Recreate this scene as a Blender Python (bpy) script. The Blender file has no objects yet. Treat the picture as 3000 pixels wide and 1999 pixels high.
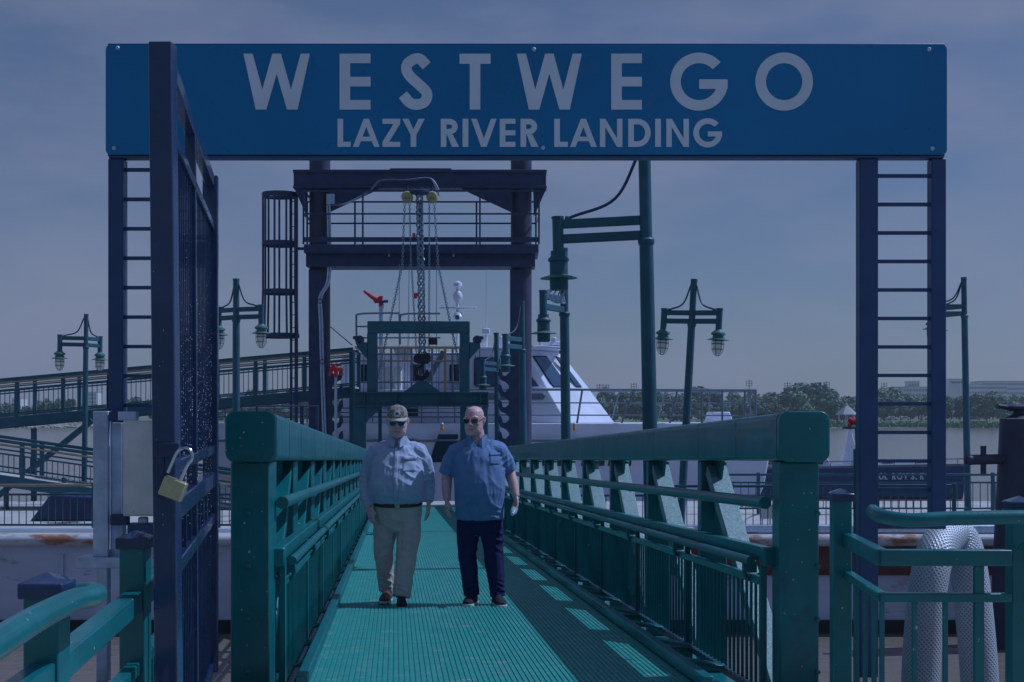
import bpy, bmesh, math, random
from mathutils import Vector, Matrix, Quaternion, noise
from mathutils.bvhtree import BVHTree
random.seed(7)
sc = bpy.context.scene
COL = sc.collection
R = math.radians

# ------------------------------------------------------------------ camera, sky, sun, exposure
EZ = 4.8            # eye height above the river (z = 0), metres
FPX = 4000.0        # focal length in photo pixels (photo 3000 wide)
HY = 1217.0         # photo row of the horizon
cam_d = bpy.data.cameras.new('camera'); cam = bpy.data.objects.new('camera', cam_d); COL.objects.link(cam)
cam.location = (0, 0, EZ); cam.rotation_euler = (R(90), 0, 0)
cam_d.sensor_width = 36.0; cam_d.lens = 36.0*FPX/3000.0
cam_d.shift_y = (HY-999.5)/3000.0
cam_d.clip_start = 0.1; cam_d.clip_end = 6000
sc.camera = cam

SUN = Vector((1.0, 0.22, 1.32)).normalized()
w = bpy.data.worlds.new('World'); sc.world = w; w.use_nodes = True
nt = w.node_tree; nt.nodes.clear()
out = nt.nodes.new('ShaderNodeOutputWorld'); bg = nt.nodes.new('ShaderNodeBackground')
sky = nt.nodes.new('ShaderNodeTexSky'); sky.sky_type = 'NISHITA'; sky.sun_disc = False
sky.sun_elevation = math.asin(SUN.z); sky.sun_rotation = math.atan2(SUN.x, SUN.y)
sky.air_density = 1.0; sky.dust_density = 0.6; sky.ozone_density = 2.0
tc = nt.nodes.new('ShaderNodeTexCoord'); mp = nt.nodes.new('ShaderNodeMapping'); mp.inputs['Scale'].default_value = (1.0, 1.0, 3.2)
nz = nt.nodes.new('ShaderNodeTexNoise'); nz.inputs['Scale'].default_value = 2.6; nz.inputs['Detail'].default_value = 6; nz.inputs['Roughness'].default_value = .55
rp = nt.nodes.new('ShaderNodeValToRGB'); rp.color_ramp.elements[0].position = .43; rp.color_ramp.elements[1].position = .66
rp.color_ramp.elements[0].color = (.22, .22, .22, 1); rp.color_ramp.elements[1].color = (.84, .84, .84, 1)
mx = nt.nodes.new('ShaderNodeMixRGB'); mx.inputs[2].default_value = (7.0, 6.7, 6.9, 1)
nt.links.new(tc.outputs['Generated'], mp.inputs[0]); nt.links.new(mp.outputs[0], nz.inputs['Vector'])
nt.links.new(nz.outputs['Fac'], rp.inputs[0]); nt.links.new(rp.outputs[0], mx.inputs[0])
nt.links.new(sky.outputs[0], mx.inputs[1]); nt.links.new(mx.outputs[0], bg.inputs[0]); nt.links.new(bg.outputs[0], out.inputs[0])
bg.inputs[1].default_value = 0.08
sd = bpy.data.lights.new('sun', 'SUN'); so = bpy.data.objects.new('sun', sd); COL.objects.link(so)
sd.energy = 5.0; sd.angle = R(0.5); sd.color = (1.0, .96, .90)
so.rotation_euler = SUN.to_track_quat('Z', 'Y').to_euler(); so.location = (20, 6, 40)
vs = sc.view_settings
vs.view_transform = 'Standard'; vs.look = 'None'; vs.gamma = 1.0; vs.use_curve_mapping = False
vs.exposure = -1.2
vs.use_white_balance = True; vs.white_balance_temperature = 4850; vs.white_balance_tint = 16
sc.cycles.max_bounces = 6; sc.cycles.transparent_max_bounces = 8

# ------------------------------------------------------------------ helpers
def P(px, py, D):                       # the point seen at a photo pixel, at its real distance D
    return Vector(((px-1500)/FPX*D, D, EZ+(HY-py)/FPX*D))
GS, GY, GH = 0.03275, -0.0855, 1.325    # gangway: fall and heading per metre, deck under the eye
def G(D, v, w=0.0):                     # gangway frame: D along, v to the right, w above its deck
    return Vector((v+GY*D, D, EZ-GH-GS*D+w))
GU = Vector((GY, 1, -GS)).normalized()
Z = Vector((0, 0, 1))

class MB:
    def __init__(s): s.v = []; s.f = []; s.m = []; s.mi = 0
    def add(s, vs, fs):
        b = len(s.v); s.v += [Vector(p) for p in vs]; s.f += [tuple(b+i for i in f) for f in fs]; s.m += [s.mi]*len(fs)
    def box(s, c, size, rz=0):
        cx, cy, cz = c; a, b, h = size[0]/2, size[1]/2, size[2]/2; co, si = math.cos(rz), math.sin(rz); V = []
        for z in (-h, h):
            for x, y in ((-a, -b), (a, -b), (a, b), (-a, b)): V.append((cx+x*co-y*si, cy+x*si+y*co, cz+z))
        s.add(V, [(3, 2, 1, 0), (4, 5, 6, 7), (0, 1, 5, 4), (1, 2, 6, 5), (2, 3, 7, 6), (3, 0, 4, 7)]); return s
    def beam(s, p0, p1, wd, ht, up=Z):   # rectangular bar along p0-p1, width wd sideways, ht along up
        p0, p1 = Vector(p0), Vector(p1); d = (p1-p0).normalized(); x = d.cross(up)
        if x.length < 1e-4: x = d.cross(Vector((0, 1, 0)))
        x.normalize(); y = x.cross(d).normalized(); V = []
        for p in (p0, p1):
            for a, b in ((-1, -1), (1, -1), (1, 1), (-1, 1)): V.append(p+x*(a*wd/2)+y*(b*ht/2))
        s.add(V, [(0, 1, 2, 3), (7, 6, 5, 4), (0, 4, 5, 1), (1, 5, 6, 2), (2, 6, 7, 3), (3, 7, 4, 0)]); return s
    def tube(s, pts, r, n=10, cap=True, closed=False, flat=None):
        pts = [Vector(p) for p in pts]; k = len(pts); rr = r if isinstance(r, (list, tuple)) else [r]*k
        b = len(s.v); ref = None; F = []; V = []
        for i, p in enumerate(pts):
            if closed: t = (pts[(i+1) % k]-pts[i-1])
            else: t = pts[min(i+1, k-1)]-pts[max(i-1, 0)]
            t.normalize()
            if ref is None:
                ref = Vector((0, 0, 1)) if abs(t.z) < .9 else Vector((0, 1, 0))
                if flat is not None: ref = Vector(flat)
            x = (ref-t*ref.dot(t)).normalized(); ref = x; y = t.cross(x)
            ra = rr[i]; rx, ry = (ra if isinstance(ra, (list, tuple)) else (ra, ra))
            for j in range(n):
                a = 2*math.pi*j/n; V.append(p+x*(rx*math.cos(a))+y*(ry*math.sin(a)))
        m = k if closed else k-1
        for i in range(m):
            i2 = (i+1) % k
            for j in range(n):
                j2 = (j+1) % n; F.append((i*n+j, i*n+j2, i2*n+j2, i2*n+j))
        if cap and not closed:
            F.append(tuple(range(n-1, -1, -1))); F.append(tuple((k-1)*n+j for j in range(n)))
        s.add(V, F); return s
    def lathe(s, c, prof, n=16, axis=None):   # prof: (radius, height); around axis (default z) through c
        c = Vector(c); q = Quaternion() if axis is None else Z.rotation_difference(Vector(axis).normalized()); V = []; F = []
        for r, h in prof:
            for j in range(n):
                a = 2*math.pi*j/n; V.append(c+q@Vector((r*math.cos(a), r*math.sin(a), h)))
        k = len(prof)
        for i in range(k-1):
            for j in range(n): j2 = (j+1) % n; F.append((i*n+j, i*n+j2, (i+1)*n+j2, (i+1)*n+j))
        if prof[0][0] > 1e-6: F.append(tuple(range(n-1, -1, -1)))
        if prof[-1][0] > 1e-6: F.append(tuple((k-1)*n+j for j in range(n)))
        s.add(V, F); return s
    def prism(s, poly, ext):                 # closed polygon of 3D points pushed along ext
        k = len(poly); poly = [Vector(p) for p in poly]; e = Vector(ext)
        s.add(poly+[p+e for p in poly], [tuple(range(k-1, -1, -1)), tuple(range(k, 2*k))]+[(i, (i+1) % k, k+(i+1) % k, k+i) for i in range(k)]); return s
    def prism_px(s, pts, D0, D1):            # outline as seen at D0, made solid back to D1
        return s.prism([P(x, y, D0) for x, y in pts], (0, D1-D0, 0))
    def rings(s, rs, n=20):                  # stacked horizontal ellipses (cx, cy, cz, rx, ry)
        V = []; F = []
        for cx, cy, cz, rx, ry in rs:
            for j in range(n):
                a = 2*math.pi*j/n; V.append((cx+rx*math.cos(a), cy+ry*math.sin(a), cz))
        k = len(rs)
        for i in range(k-1):
            for j in range(n): j2 = (j+1) % n; F.append((i*n+j, i*n+j2, (i+1)*n+j2, (i+1)*n+j))
        F.append(tuple(range(n-1, -1, -1))); F.append(tuple((k-1)*n+j for j in range(n)))
        s.add(V, F); return s
    def ball(s, c, r, n=10, m=7):
        c = Vector(c); rx, ry, rz = (r if isinstance(r, (list, tuple)) else (r, r, r)); V = []; F = []
        for i in range(m+1):
            t = math.pi*i/m
            for j in range(n):
                a = 2*math.pi*j/n; V.append(c+Vector((rx*math.sin(t)*math.cos(a), ry*math.sin(t)*math.sin(a), -rz*math.cos(t))))
        for i in range(m):
            for j in range(n): j2 = (j+1) % n; F.append((i*n+j, i*n+j2, (i+1)*n+j2, (i+1)*n+j))
        s.add(V, F); return s
    def xf(s, M):
        s.v = [M@p for p in s.v]; return s
    def join(s, o):
        b = len(s.v); s.v += o.v; s.f += [tuple(b+i for i in f) for f in o.f]; s.m += o.m; return s
    def mesh(s, name, mats, org, smooth=True, ang=35):
        me = bpy.data.meshes.new(name); me.from_pydata([p-org for p in s.v], [], s.f)
        for m in (mats if isinstance(mats, (list, tuple)) else [mats]): me.materials.append(m)
        for p, mi in zip(me.polygons, s.m): p.material_index = mi
        bm = bmesh.new(); bm.from_mesh(me); bmesh.ops.recalc_face_normals(bm, faces=bm.faces); bm.to_mesh(me); bm.free()
        if smooth:
            for p in me.polygons: p.use_smooth = True
            me.set_sharp_from_angle(angle=R(ang))
        return me
    def build(s, name, mats, parent=None, org=None, bevel=0, smooth=True, ang=35, seg=2):
        if org is None:
            xs = [p.x for p in s.v]; ys = [p.y for p in s.v]; zs = [p.z for p in s.v]
            org = Vector(((min(xs)+max(xs))/2, (min(ys)+max(ys))/2, min(zs)))
        org = Vector(org)
        o = bpy.data.objects.new(name, s.mesh(name, mats, org, smooth, ang)); COL.objects.link(o)
        place(o, parent, org)
        if bevel:
            b = o.modifiers.new('bevel', 'BEVEL'); b.width = bevel; b.segments = seg; b.limit_method = 'ANGLE'; b.angle_limit = R(40)
        return o
WORG = {}
def place(o, parent, org):
    WORG[o.name] = Vector(org)
    if parent is not None:
        o.parent = parent; o.location = Vector(org)-WORG[parent.name]
    else: o.location = org
def root(name, org, label, cat, group=None):
    o = bpy.data.objects.new(name, None); COL.objects.link(o); o.empty_display_size = .2; place(o, None, Vector(org)); return tag(o, label, cat, group)
def tag(o, label=None, cat=None, group=None, kind=None):
    if label: o['label'] = label
    if cat: o['category'] = cat
    if group: o['group'] = group
    if kind: o['kind'] = kind
    return o
def dup(o, parent, org):                 # one more of the same piece, sharing its mesh
    c = o.copy(); COL.objects.link(c); place(c, parent, org); return c
def copy_tree(o, parent=None, loc=None):
    c = o.copy(); COL.objects.link(c)
    WORG[c.name] = Vector(loc) if loc is not None else Vector((0, 0, 0))
    if parent is not None: c.parent = parent
    if loc is not None: c.location = loc
    for ch in list(o.children): copy_tree(ch, c)
    return c
def smoothpath(pts, k=6):
    pts = [Vector(p) for p in pts]; q = [pts[0]*2-pts[1]]+pts+[pts[-1]*2-pts[-2]]; out = []
    for i in range(1, len(q)-2):
        for j in range(k):
            t = j/k; a, b, c, d = q[i-1], q[i], q[i+1], q[i+2]
            out.append(.5*((2*b)+(c-a)*t+(2*a-5*b+4*c-d)*t*t+(3*b-a-3*c+d)*t**3))
    return out+[pts[-1]]
def wire(pts, r, k=6, n=6): return MB().tube(smoothpath(pts, k), r, n)
def sag(a, b, s, k=12):
    a, b = Vector(a), Vector(b); return [a.lerp(b, i/k)-Z*(s*4*(i/k)*(1-i/k)) for i in range(k+1)]

# ------------------------------------------------------------------ materials
def mat(name, col, rough=.5, metal=0.0, var=.12, vscale=3.0, bump=.0, bscale=40.0, col2=None, c2scale=6.0, c2lo=.55, c2hi=.62, spec=.5, stretch=None, coat=0.0, hvar=0.0, chips=None):
    m = bpy.data.materials.new(name); m.use_nodes = True; t = m.node_tree; N = t.nodes; L = t.links
    b = N['Principled BSDF']; b.inputs['Roughness'].default_value = rough; b.inputs['Metallic'].default_value = metal
    b.inputs['Specular IOR Level'].default_value = spec; b.inputs['Coat Weight'].default_value = coat
    g = N.new('ShaderNodeNewGeometry'); src = g.outputs['Position']
    if stretch:
        mpn = N.new('ShaderNodeMapping'); mpn.inputs['Scale'].default_value = stretch; L.new(src, mpn.inputs[0]); src = mpn.outputs[0]
    def nzn(scale, detail=4, rough=.6):
        n = N.new('ShaderNodeTexNoise'); n.inputs['Scale'].default_value = scale; n.inputs['Detail'].default_value = detail
        n.inputs['Roughness'].default_value = rough; L.new(src, n.inputs['Vector']); return n
    n1 = nzn(vscale); mr = N.new('ShaderNodeMapRange'); mr.inputs[1].default_value = .3; mr.inputs[2].default_value = .7
    mr.inputs[3].default_value = 1-var; mr.inputs[4].default_value = 1+var; L.new(n1.outputs['Fac'], mr.inputs[0])
    mul = N.new('ShaderNodeVectorMath'); mul.operation = 'SCALE'; mul.inputs[0].default_value = col[:3]; L.new(mr.outputs[0], mul.inputs['Scale'])
    cur = mul.outputs[0]
    if hvar:
        oi = N.new('ShaderNodeObjectInfo'); mr2 = N.new('ShaderNodeMapRange'); mr2.inputs[3].default_value = 1-hvar; mr2.inputs[4].default_value = 1+hvar
        L.new(oi.outputs['Random'], mr2.inputs[0]); m2 = N.new('ShaderNodeVectorMath'); m2.operation = 'SCALE'; L.new(cur, m2.inputs[0]); L.new(mr2.outputs[0], m2.inputs['Scale']); cur = m2.outputs[0]
    if col2 is not None:
        n2 = nzn(c2scale, 7, .68); r2 = N.new('ShaderNodeValToRGB'); r2.color_ramp.elements[0].position = c2lo; r2.color_ramp.elements[1].position = c2hi
        L.new(n2.outputs['Fac'], r2.inputs[0]); mix = N.new('ShaderNodeMixRGB'); L.new(r2.outputs[0], mix.inputs[0]); L.new(cur, mix.inputs[1]); mix.inputs[2].default_value = (*col2[:3], 1); cur = mix.outputs[0]
    if chips is not None:
        n5 = nzn(chips[1], 2, .5); r5 = N.new('ShaderNodeValToRGB'); r5.color_ramp.elements[0].position = chips[2]; r5.color_ramp.elements[1].position = chips[2]+.02
        L.new(n5.outputs['Fac'], r5.inputs[0]); mx5 = N.new('ShaderNodeMixRGB'); L.new(r5.outputs[0], mx5.inputs[0]); L.new(cur, mx5.inputs[1]); mx5.inputs[2].default_value = (*chips[0], 1); cur = mx5.outputs[0]
    L.new(cur, b.inputs['Base Color'])
    n3 = nzn(vscale*4, 3); mr3 = N.new('ShaderNodeMapRange'); mr3.inputs[3].default_value = max(.03, rough-.12); mr3.inputs[4].default_value = min(1, rough+.12)
    L.new(n3.outputs['Fac'], mr3.inputs[0]); L.new(mr3.outputs[0], b.inputs['Roughness'])
    if bump:
        n4 = nzn(bscale, 3); bp = N.new('ShaderNodeBump'); bp.inputs['Strength'].default_value = bump; bp.inputs['Distance'].default_value = .01
        L.new(n4.outputs['Fac'], bp.inputs['Height']); L.new(bp.outputs[0], b.inputs['Normal'])
    return m
M = {}
GREEN = (.019, .150, .168)
M['green'] = mat('green paint', GREEN, .34, var=.16, vscale=2.2, bump=.12, bscale=60, col2=(.03, .095, .135), c2scale=5, c2lo=.55, c2hi=.72, coat=.12, chips=((.45, .46, .47), 38, .735))
M['deck'] = mat('green ribbed deck', (.045, .275, .25), .5, var=.2, vscale=1.3, bump=.15, bscale=90, col2=(.36, .36, .38), c2scale=1.0, c2lo=.595, c2hi=.65, stretch=(5, 22, 5), chips=((.40, .38, .40), 3.2, .70))
M['sunglare'] = mat('wet beaded green paint', (.19, .34, .36), .3, var=.2, vscale=30, bump=.5, bscale=160, col2=(.38, .48, .50), c2scale=60, c2lo=.5, c2hi=.66)  # sun glare on beaded paint is put into this paler, speckled colour
M['bead'] = mat('water bead', (.75, .8, .85), .06, var=.02, spec=1.0)
M['dgreen'] = mat('weathered green paint', (.028, .10, .15), .5, var=.2, vscale=3, bump=.1)
M['pgreen'] = mat('pale green lamp paint', (.08, .19, .19), .45, var=.15, vscale=5, col2=(.3, .36, .32), c2scale=30, c2lo=.66, c2hi=.7)
M['black'] = mat('glossy black steel paint', (.021, .040, .112), .24, var=.2, vscale=5, bump=.06, bscale=120, coat=.35)
M['iron'] = mat('matt black iron', (.024, .042, .118), .5, var=.3, vscale=4, bump=.2, bscale=30)
M['brown'] = mat('brown black steel', (.040, .048, .10), .55, var=.25, vscale=2, bump=.2, bscale=25, col2=(.08, .06, .08), c2scale=3, c2lo=.6, c2hi=.75)
M['navy'] = mat('navy steel frame', (.030, .066, .185), .4, var=.15, vscale=6, bump=.1, col2=(.3, .34, .4), c2scale=45, c2lo=.72, c2hi=.75)
M['signblue'] = mat('blue sign panel', (.022, .175, .42), .3, var=.09, vscale=.9)
M['signwhite'] = mat('white vinyl lettering', (.68, .74, .86), .45, var=.06, vscale=3)
M['zinc'] = mat('galvanised steel', (.46, .55, .72), .45, metal=.3, var=.2, vscale=9, bump=.08, bscale=50)
M['cabinet'] = mat('weathered grey cabinet', (.66, .68, .68), .55, var=.18, vscale=4, bump=.2, bscale=70, col2=(.2, .2, .22), c2scale=60, c2lo=.66, c2hi=.7)
M['steel'] = mat('polished steel', (.55, .57, .62), .2, metal=1, var=.05)
M['chain'] = mat('chain steel', (.24, .32, .42), .35, metal=.5, var=.3, vscale=30)
M['brass'] = mat('brass padlock', (.5, .47, .30), .32, metal=.7, var=.12, vscale=20, bump=.05)
M['white'] = mat('white boat paint', (.70, .75, .90), .32, var=.07, vscale=1.2, bump=.04, bscale=8)
M['white2'] = mat('white barge paint', (.50, .55, .76), .5, var=.16, vscale=.8, bump=.15, bscale=6, col2=(.20, .085, .05), c2scale=1.0, c2lo=.60, c2hi=.68, stretch=(.5, 1, 1.5))
M['rustwhite'] = mat('rust streaked white paint', (.52, .56, .66), .5, var=.12, vscale=2, bump=.2, bscale=20, col2=(.30, .14, .09), c2scale=.8, c2lo=.52, c2hi=.60, stretch=(.7, 1, 2))
M['bargedeck'] = mat('pale barge deck', (.46, .47, .48), .65, var=.2, vscale=1.0, bump=.1, bscale=20, col2=(.22, .20, .19), c2scale=1.5, c2lo=.6, c2hi=.72)
M['maroon'] = mat('oxide red band', (.10, .032, .035), .6, var=.4, vscale=5, bump=.3, bscale=18, col2=(.22, .17, .17), c2scale=4, c2lo=.6, c2hi=.7)
M['glass'] = mat('dark tinted glass', (.02, .04, .085), .06, var=.1, spec=.7)
M['glassb'] = mat('pilothouse glass', (.05, .10, .19), .05, var=.1, spec=.8)
M['rubber'] = mat('black rubber', (.014, .016, .028), .6, var=.2)
M['red'] = mat('red fire monitor paint', (.55, .025, .035), .35, var=.1)
M['yellow'] = mat('yellow hoist paint', (.36, .36, .15), .4, var=.15, vscale=20)
M['amber'] = mat('amber lens', (.75, .32, .03), .2, var=.05)
M['lampglass'] = mat('frosted lamp glass', (.9, .9, .86), .25, var=.08, vscale=20)
M['bhull'] = mat('blue boat hull', (.03, .07, .2), .35, var=.1, vscale=1.5)
M['tan'] = mat('tan rail', (.34, .28, .2), .6, var=.15)
M['concrete'] = mat('dock concrete', (.34, .34, .33), .8, var=.2, vscale=2, bump=.3, bscale=30)
M['leaf'] = mat('tree leaves', (.085, .165, .145), .65, var=.45, vscale=.35, hvar=.28, spec=.2)
M['leaf2'] = mat('bright tree leaves', (.13, .22, .145), .65, var=.4, vscale=.4, hvar=.22, spec=.2)
M['bark'] = mat('tree bark', (.09, .075, .06), .9, var=.3)
M['grass'] = mat('bank grass', (.13, .20, .12), .9, var=.35, vscale=.12, bump=.3, bscale=1.5, col2=(.20, .18, .11), c2scale=.2, c2lo=.55, c2hi=.7)
M['stone'] = mat('bank stones', (.33, .31, .29), .9, var=.4, vscale=.8, hvar=.3)
M['build'] = mat('far pale building', (.62, .64, .72), .7, var=.08, vscale=.1)
M['roofg'] = mat('grey metal roof', (.36, .38, .42), .5, var=.1)
M['slate'] = mat('dark window band', (.16, .2, .28), .3, var=.1)
M['wood'] = mat('weathered pole wood', (.14, .12, .10), .9, var=.2)
# ------------------------------------------------------------------ setting: river, far bank, dock platform
def water_mat():
    m = bpy.data.materials.new('brown river water'); m.use_nodes = True; t = m.node_tree; N = t.nodes; L = t.links; b = N['Principled BSDF']
    b.inputs['Base Color'].default_value = (.19, .168, .145, 1); b.inputs['Roughness'].default_value = .16; b.inputs['IOR'].default_value = 1.33
    g = N.new('ShaderNodeNewGeometry'); mpn = N.new('ShaderNodeMapping'); mpn.inputs['Scale'].default_value = (.8, .8, 1); L.new(g.outputs['Position'], mpn.inputs[0])
    n1 = N.new('ShaderNodeTexNoise'); n1.inputs['Scale'].default_value = 2.6; n1.inputs['Detail'].default_value = 5; L.new(mpn.outputs[0], n1.inputs['Vector'])
    n2 = N.new('ShaderNodeTexNoise'); n2.inputs['Scale'].default_value = .12; n2.inputs['Detail'].default_value = 4; L.new(mpn.outputs[0], n2.inputs['Vector'])
    ad = N.new('ShaderNodeMath'); ad.operation = 'MULTIPLY_ADD'; ad.inputs[1].default_value = 1.6; L.new(n2.outputs['Fac'], ad.inputs[0]); L.new(n1.outputs['Fac'], ad.inputs[2])
    bp = N.new('ShaderNodeBump'); bp.inputs['Strength'].default_value = .25; bp.inputs['Distance'].default_value = .12
    L.new(ad.outputs[0], bp.inputs['Height']); L.new(bp.outputs[0], b.inputs['Normal'])
    return m
M['water'] = water_mat()
BD = 505.0
mb = MB(); mb.add([(-900, -60, 0), (900, -60, 0), (900, BD+30, 0), (-900, BD+30, 0)], [(0, 1, 2, 3)])
tag(mb.build('river', M['water'], org=(0, 0, 0), smooth=False), kind='structure')
# far bank: a grassy levee terrain with a stony toe
mb = MB(); nx = 180; prof = [(-2, -1.0), (0, .05), (6, 1.0), (14, 2.2), (40, 2.9), (120, 3.2), (420, 3.4), (2600, 4.0)]
V = []
for i in range(nx+1):
    x = -900+1800*i/nx
    for j, (dy, z) in enumerate(prof):
        k = noise.noise(Vector((x*.02, j*3.1, 0)))
        V.append((x*(1+ (2.2 if j > 6 else 0)), BD+dy+(k*4 if 0 < j < 5 else 0), z+(k*.5 if 1 < j < 6 else 0)))
mb.add(V, [(i*8+j, (i+1)*8+j, (i+1)*8+j+1, i*8+j+1) for i in range(nx) for j in range(7)])
tag(mb.build('far_bank', M['grass'], org=(0, BD, 0)), kind='structure')
# rocks of the left bank, too small to pick apart
mb = MB(); rnd = random.Random(3)
for i in range(900):
    x = rnd.uniform(-205, -60); dy = rnd.uniform(0, 13); r = rnd.uniform(.35, .95)
    mb.ball((x, BD+dy, .12*dy+.1), (r*1.3, r, r*.7), 5, 3)
tag(mb.build('bank_stones', M['stone'], smooth=False), 'pale broken stones along the far bank behind the left ramp', 'stones', kind='stuff')
mb = MB(); rnd = random.Random(5)
for i in range(1500):
    x = rnd.uniform(60, 230); dy = rnd.uniform(1, 9); r = rnd.uniform(.4, 1.1)
    for q in range(3):
        a = rnd.uniform(0, 6.28); c = Vector((x+rnd.uniform(-r, r), BD+dy, .14*dy+rnd.uniform(.1, r*1.2))); s = rnd.uniform(.25, .5)
        e1 = Vector((math.cos(a), math.sin(a), rnd.uniform(-.5, .5)))*s; e2 = Vector((0, rnd.uniform(-.4, .4), 1))*s
        mb.add([c-e1-e2, c+e1-e2, c+e1+e2, c-e1+e2], [(0, 1, 2, 3)])
tag(mb.build('bank_scrub', M['leaf2'], smooth=False), 'low green scrub along the far bank below the park', 'scrub', kind='stuff')
# unseen levee added behind the camera to cut sky light on facing surfaces
mb = MB(); lv = [(-6, -1.2), (-9, 1.0), (-16, 4.6), (-24, 7.6), (-34, 8.4), (-46, 7.8), (-62, 4.5), (-900, 4.0)]
V = [(x, y+noise.noise(Vector((x*.05, y, 0)))*.8, z) for x in range(-600, 601, 40) for y, z in lv]
mb.add(V, [(i*8+j, (i+1)*8+j, (i+1)*8+j+1, i*8+j+1) for i in range(30) for j in range(7)])
tag(mb.build('unseen_levee', M['grass'], org=(0, -6, 0)), kind='structure')
# land side dock the photographer stands on
mb = MB(); mb.box((0, 2.5, EZ-1.85), (14, 10.6, .46))
plat = tag(mb.build('dock_platform', M['concrete'], bevel=.03), kind='structure')
for x in (-6.2, -2, 2, 6.2):
    for y in (-2.4, 2.2, 7.2): MB().tube([(x, y, -1), (x, y, EZ-2.08)], .22, 14).build('pile', M['concrete'], plat)

# ------------------------------------------------------------------ barge (landing pontoon) D 30 .. 42
BZ = EZ-2.65
bg_ = root('landing_barge', (0, 30, 0), 'long white steel landing barge streaked with rust, floating under the far end of the gangway', 'barge')
mb = MB(); mb.box((0, 36.1, BZ/2-.06), (64, 12.0, BZ+.02)); mb.build('hull', M['white2'], bg_, bevel=.06)
mb = MB(); mb.box((0, 36.1, BZ-.012), (63.6, 11.7, .05)); mb.build('deck', M['bargedeck'], bg_)
mb = MB(); mb.tube([(-32, 30.02, BZ-.10), (32, 30.02, BZ-.10)], .13, 12); mb.build('rub_rail', M['rustwhite'], bg_)
mb = MB(); mb.box((8.6, 30.06, BZ-.56), (11.0, .06, .62)); mb.build('oxide_band', M['maroon'], bg_)
mb = MB(); mb.box((-3.6, 30.06, .14), (56, .08, .30)); mb.build('boot_top', M['rubber'], bg_)
for x in (-9.9, -7.2, -4.8, 5.2, 8.0, 10.9):
    mb = MB(); mb.box((x, 30.055, BZ*.46), (.05, .05, BZ*.7)); mb.build('weld_seam', M['white2'], bg_)
mb = MB(); mb.box((-7.0, 30.75, BZ+.06), (10, .10, .10)); mb.build('deck_curb', M['white'], bg_, bevel=.01)
mb = MB(); mb.box((7.6, 30.5, BZ+.12), (11, .3, .16)); mb.build('deck_curb', M['zinc'], bg_, bevel=.02)
for k, (px, D) in enumerate(((2010, 30.2), (2205, 30.4))):
    mb = MB(); q = P(px, 1545, D); mb.box((q.x, q.y+.2, BZ+.10), (.35, .3, .14)); mb.build('hatch', M['bargedeck'], bg_, bevel=.02)
# small grey junction box on the barge deck
q = Vector((P(2247, 1500, 31).x, 31.1, BZ))
jb = root('junction_box', q, 'small grey junction box on thin legs behind the right gangway rail', 'electrical box')
mb = MB(); mb.box((q.x, q.y, BZ+.46), (.27, .16, .34)); mb.build('box', M['cabinet'], jb, bevel=.012)
for dx in (-.09, .09):
    MB().beam((q.x+dx, q.y, BZ+.02), (q.x+dx, q.y, BZ+.29), .03, .03).build('leg', M['zinc'], jb)
wire([(q.x-.13, q.y, BZ+.4), (q.x-.4, q.y, BZ+.32), (q.x-.62, q.y-.1, BZ+.12), (q.x-.8, q.y-.1, BZ+.03)], .018).build('conduit', M['white'], jb)

# ------------------------------------------------------------------ barge fences
def fence(D, x0, x1, label, group, heights=(1.06, .85, .16), post_every=1.65, bal=.165, mat_='dgreen', z=BZ, ybend=0, top='dgreen', baltop=.85):
    r = root('deck_fence', ((x0+x1)/2, D, z), label, 'fence', group)
    n = max(1, round((x1-x0)/post_every)); y = lambda x: D+ybend*(x-x0)
    pm = None
    for i in range(n+1):
        x = x0+(x1-x0)*i/n
        if pm is None: pm = MB().box((x, y(x), z+.56), (.085, .085, 1.12)).build('post', M[mat_], r, bevel=.008)
        else: dup(pm, r, (x, y(x), z))
    for k, h in enumerate(heights):
        MB().beam((x0, y(x0), z+h), (x1, y(x1), z+h), .05 if k else .065, .045 if k else .06).build('rail', M[top if k == 0 else mat_], r, bevel=.008)
    m = int((x1-x0)/bal); bm_ = None
    for i in range(m):
        x = x0+bal*(i+.5)
        if bm_ is None: bm_ = MB().beam((x, y(x), z+.16), (x, y(x), z+baltop), .018, .018).build('baluster', M[mat_], r, org=(x, y(x), z))
        else: dup(bm_, r, (x, y(x), z))
    return r
FG = None
fence(30.6, P(1570, 0, 30.6).x, P(2330, 0, 30.6).x, 'pale green deck fence on the barge, seen through the right gangway truss', FG)
fence(30.8, P(2345, 0, 30.8).x, P(2795, 0, 30.8).x, 'weathered green deck fence on the barge behind the right sign tower', FG)
fence(36.5, P(2050, 0, 36.5).x, P(3080, 0, 36.5).x, 'rear deck fence on the far side of the barge in front of the blue boat', FG, bal=.2)
fence(31.0, P(-40, 0, 31).x, P(275, 0, 31).x, 'olive green deck fence at the left edge of the barge below the ramps', FG, top='tan')
fence(31.0, P(640, 0, 31).x, P(700, 0, 31).x+.6, 'short deck fence between the black gate and the left gangway post', FG, top='tan')

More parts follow.
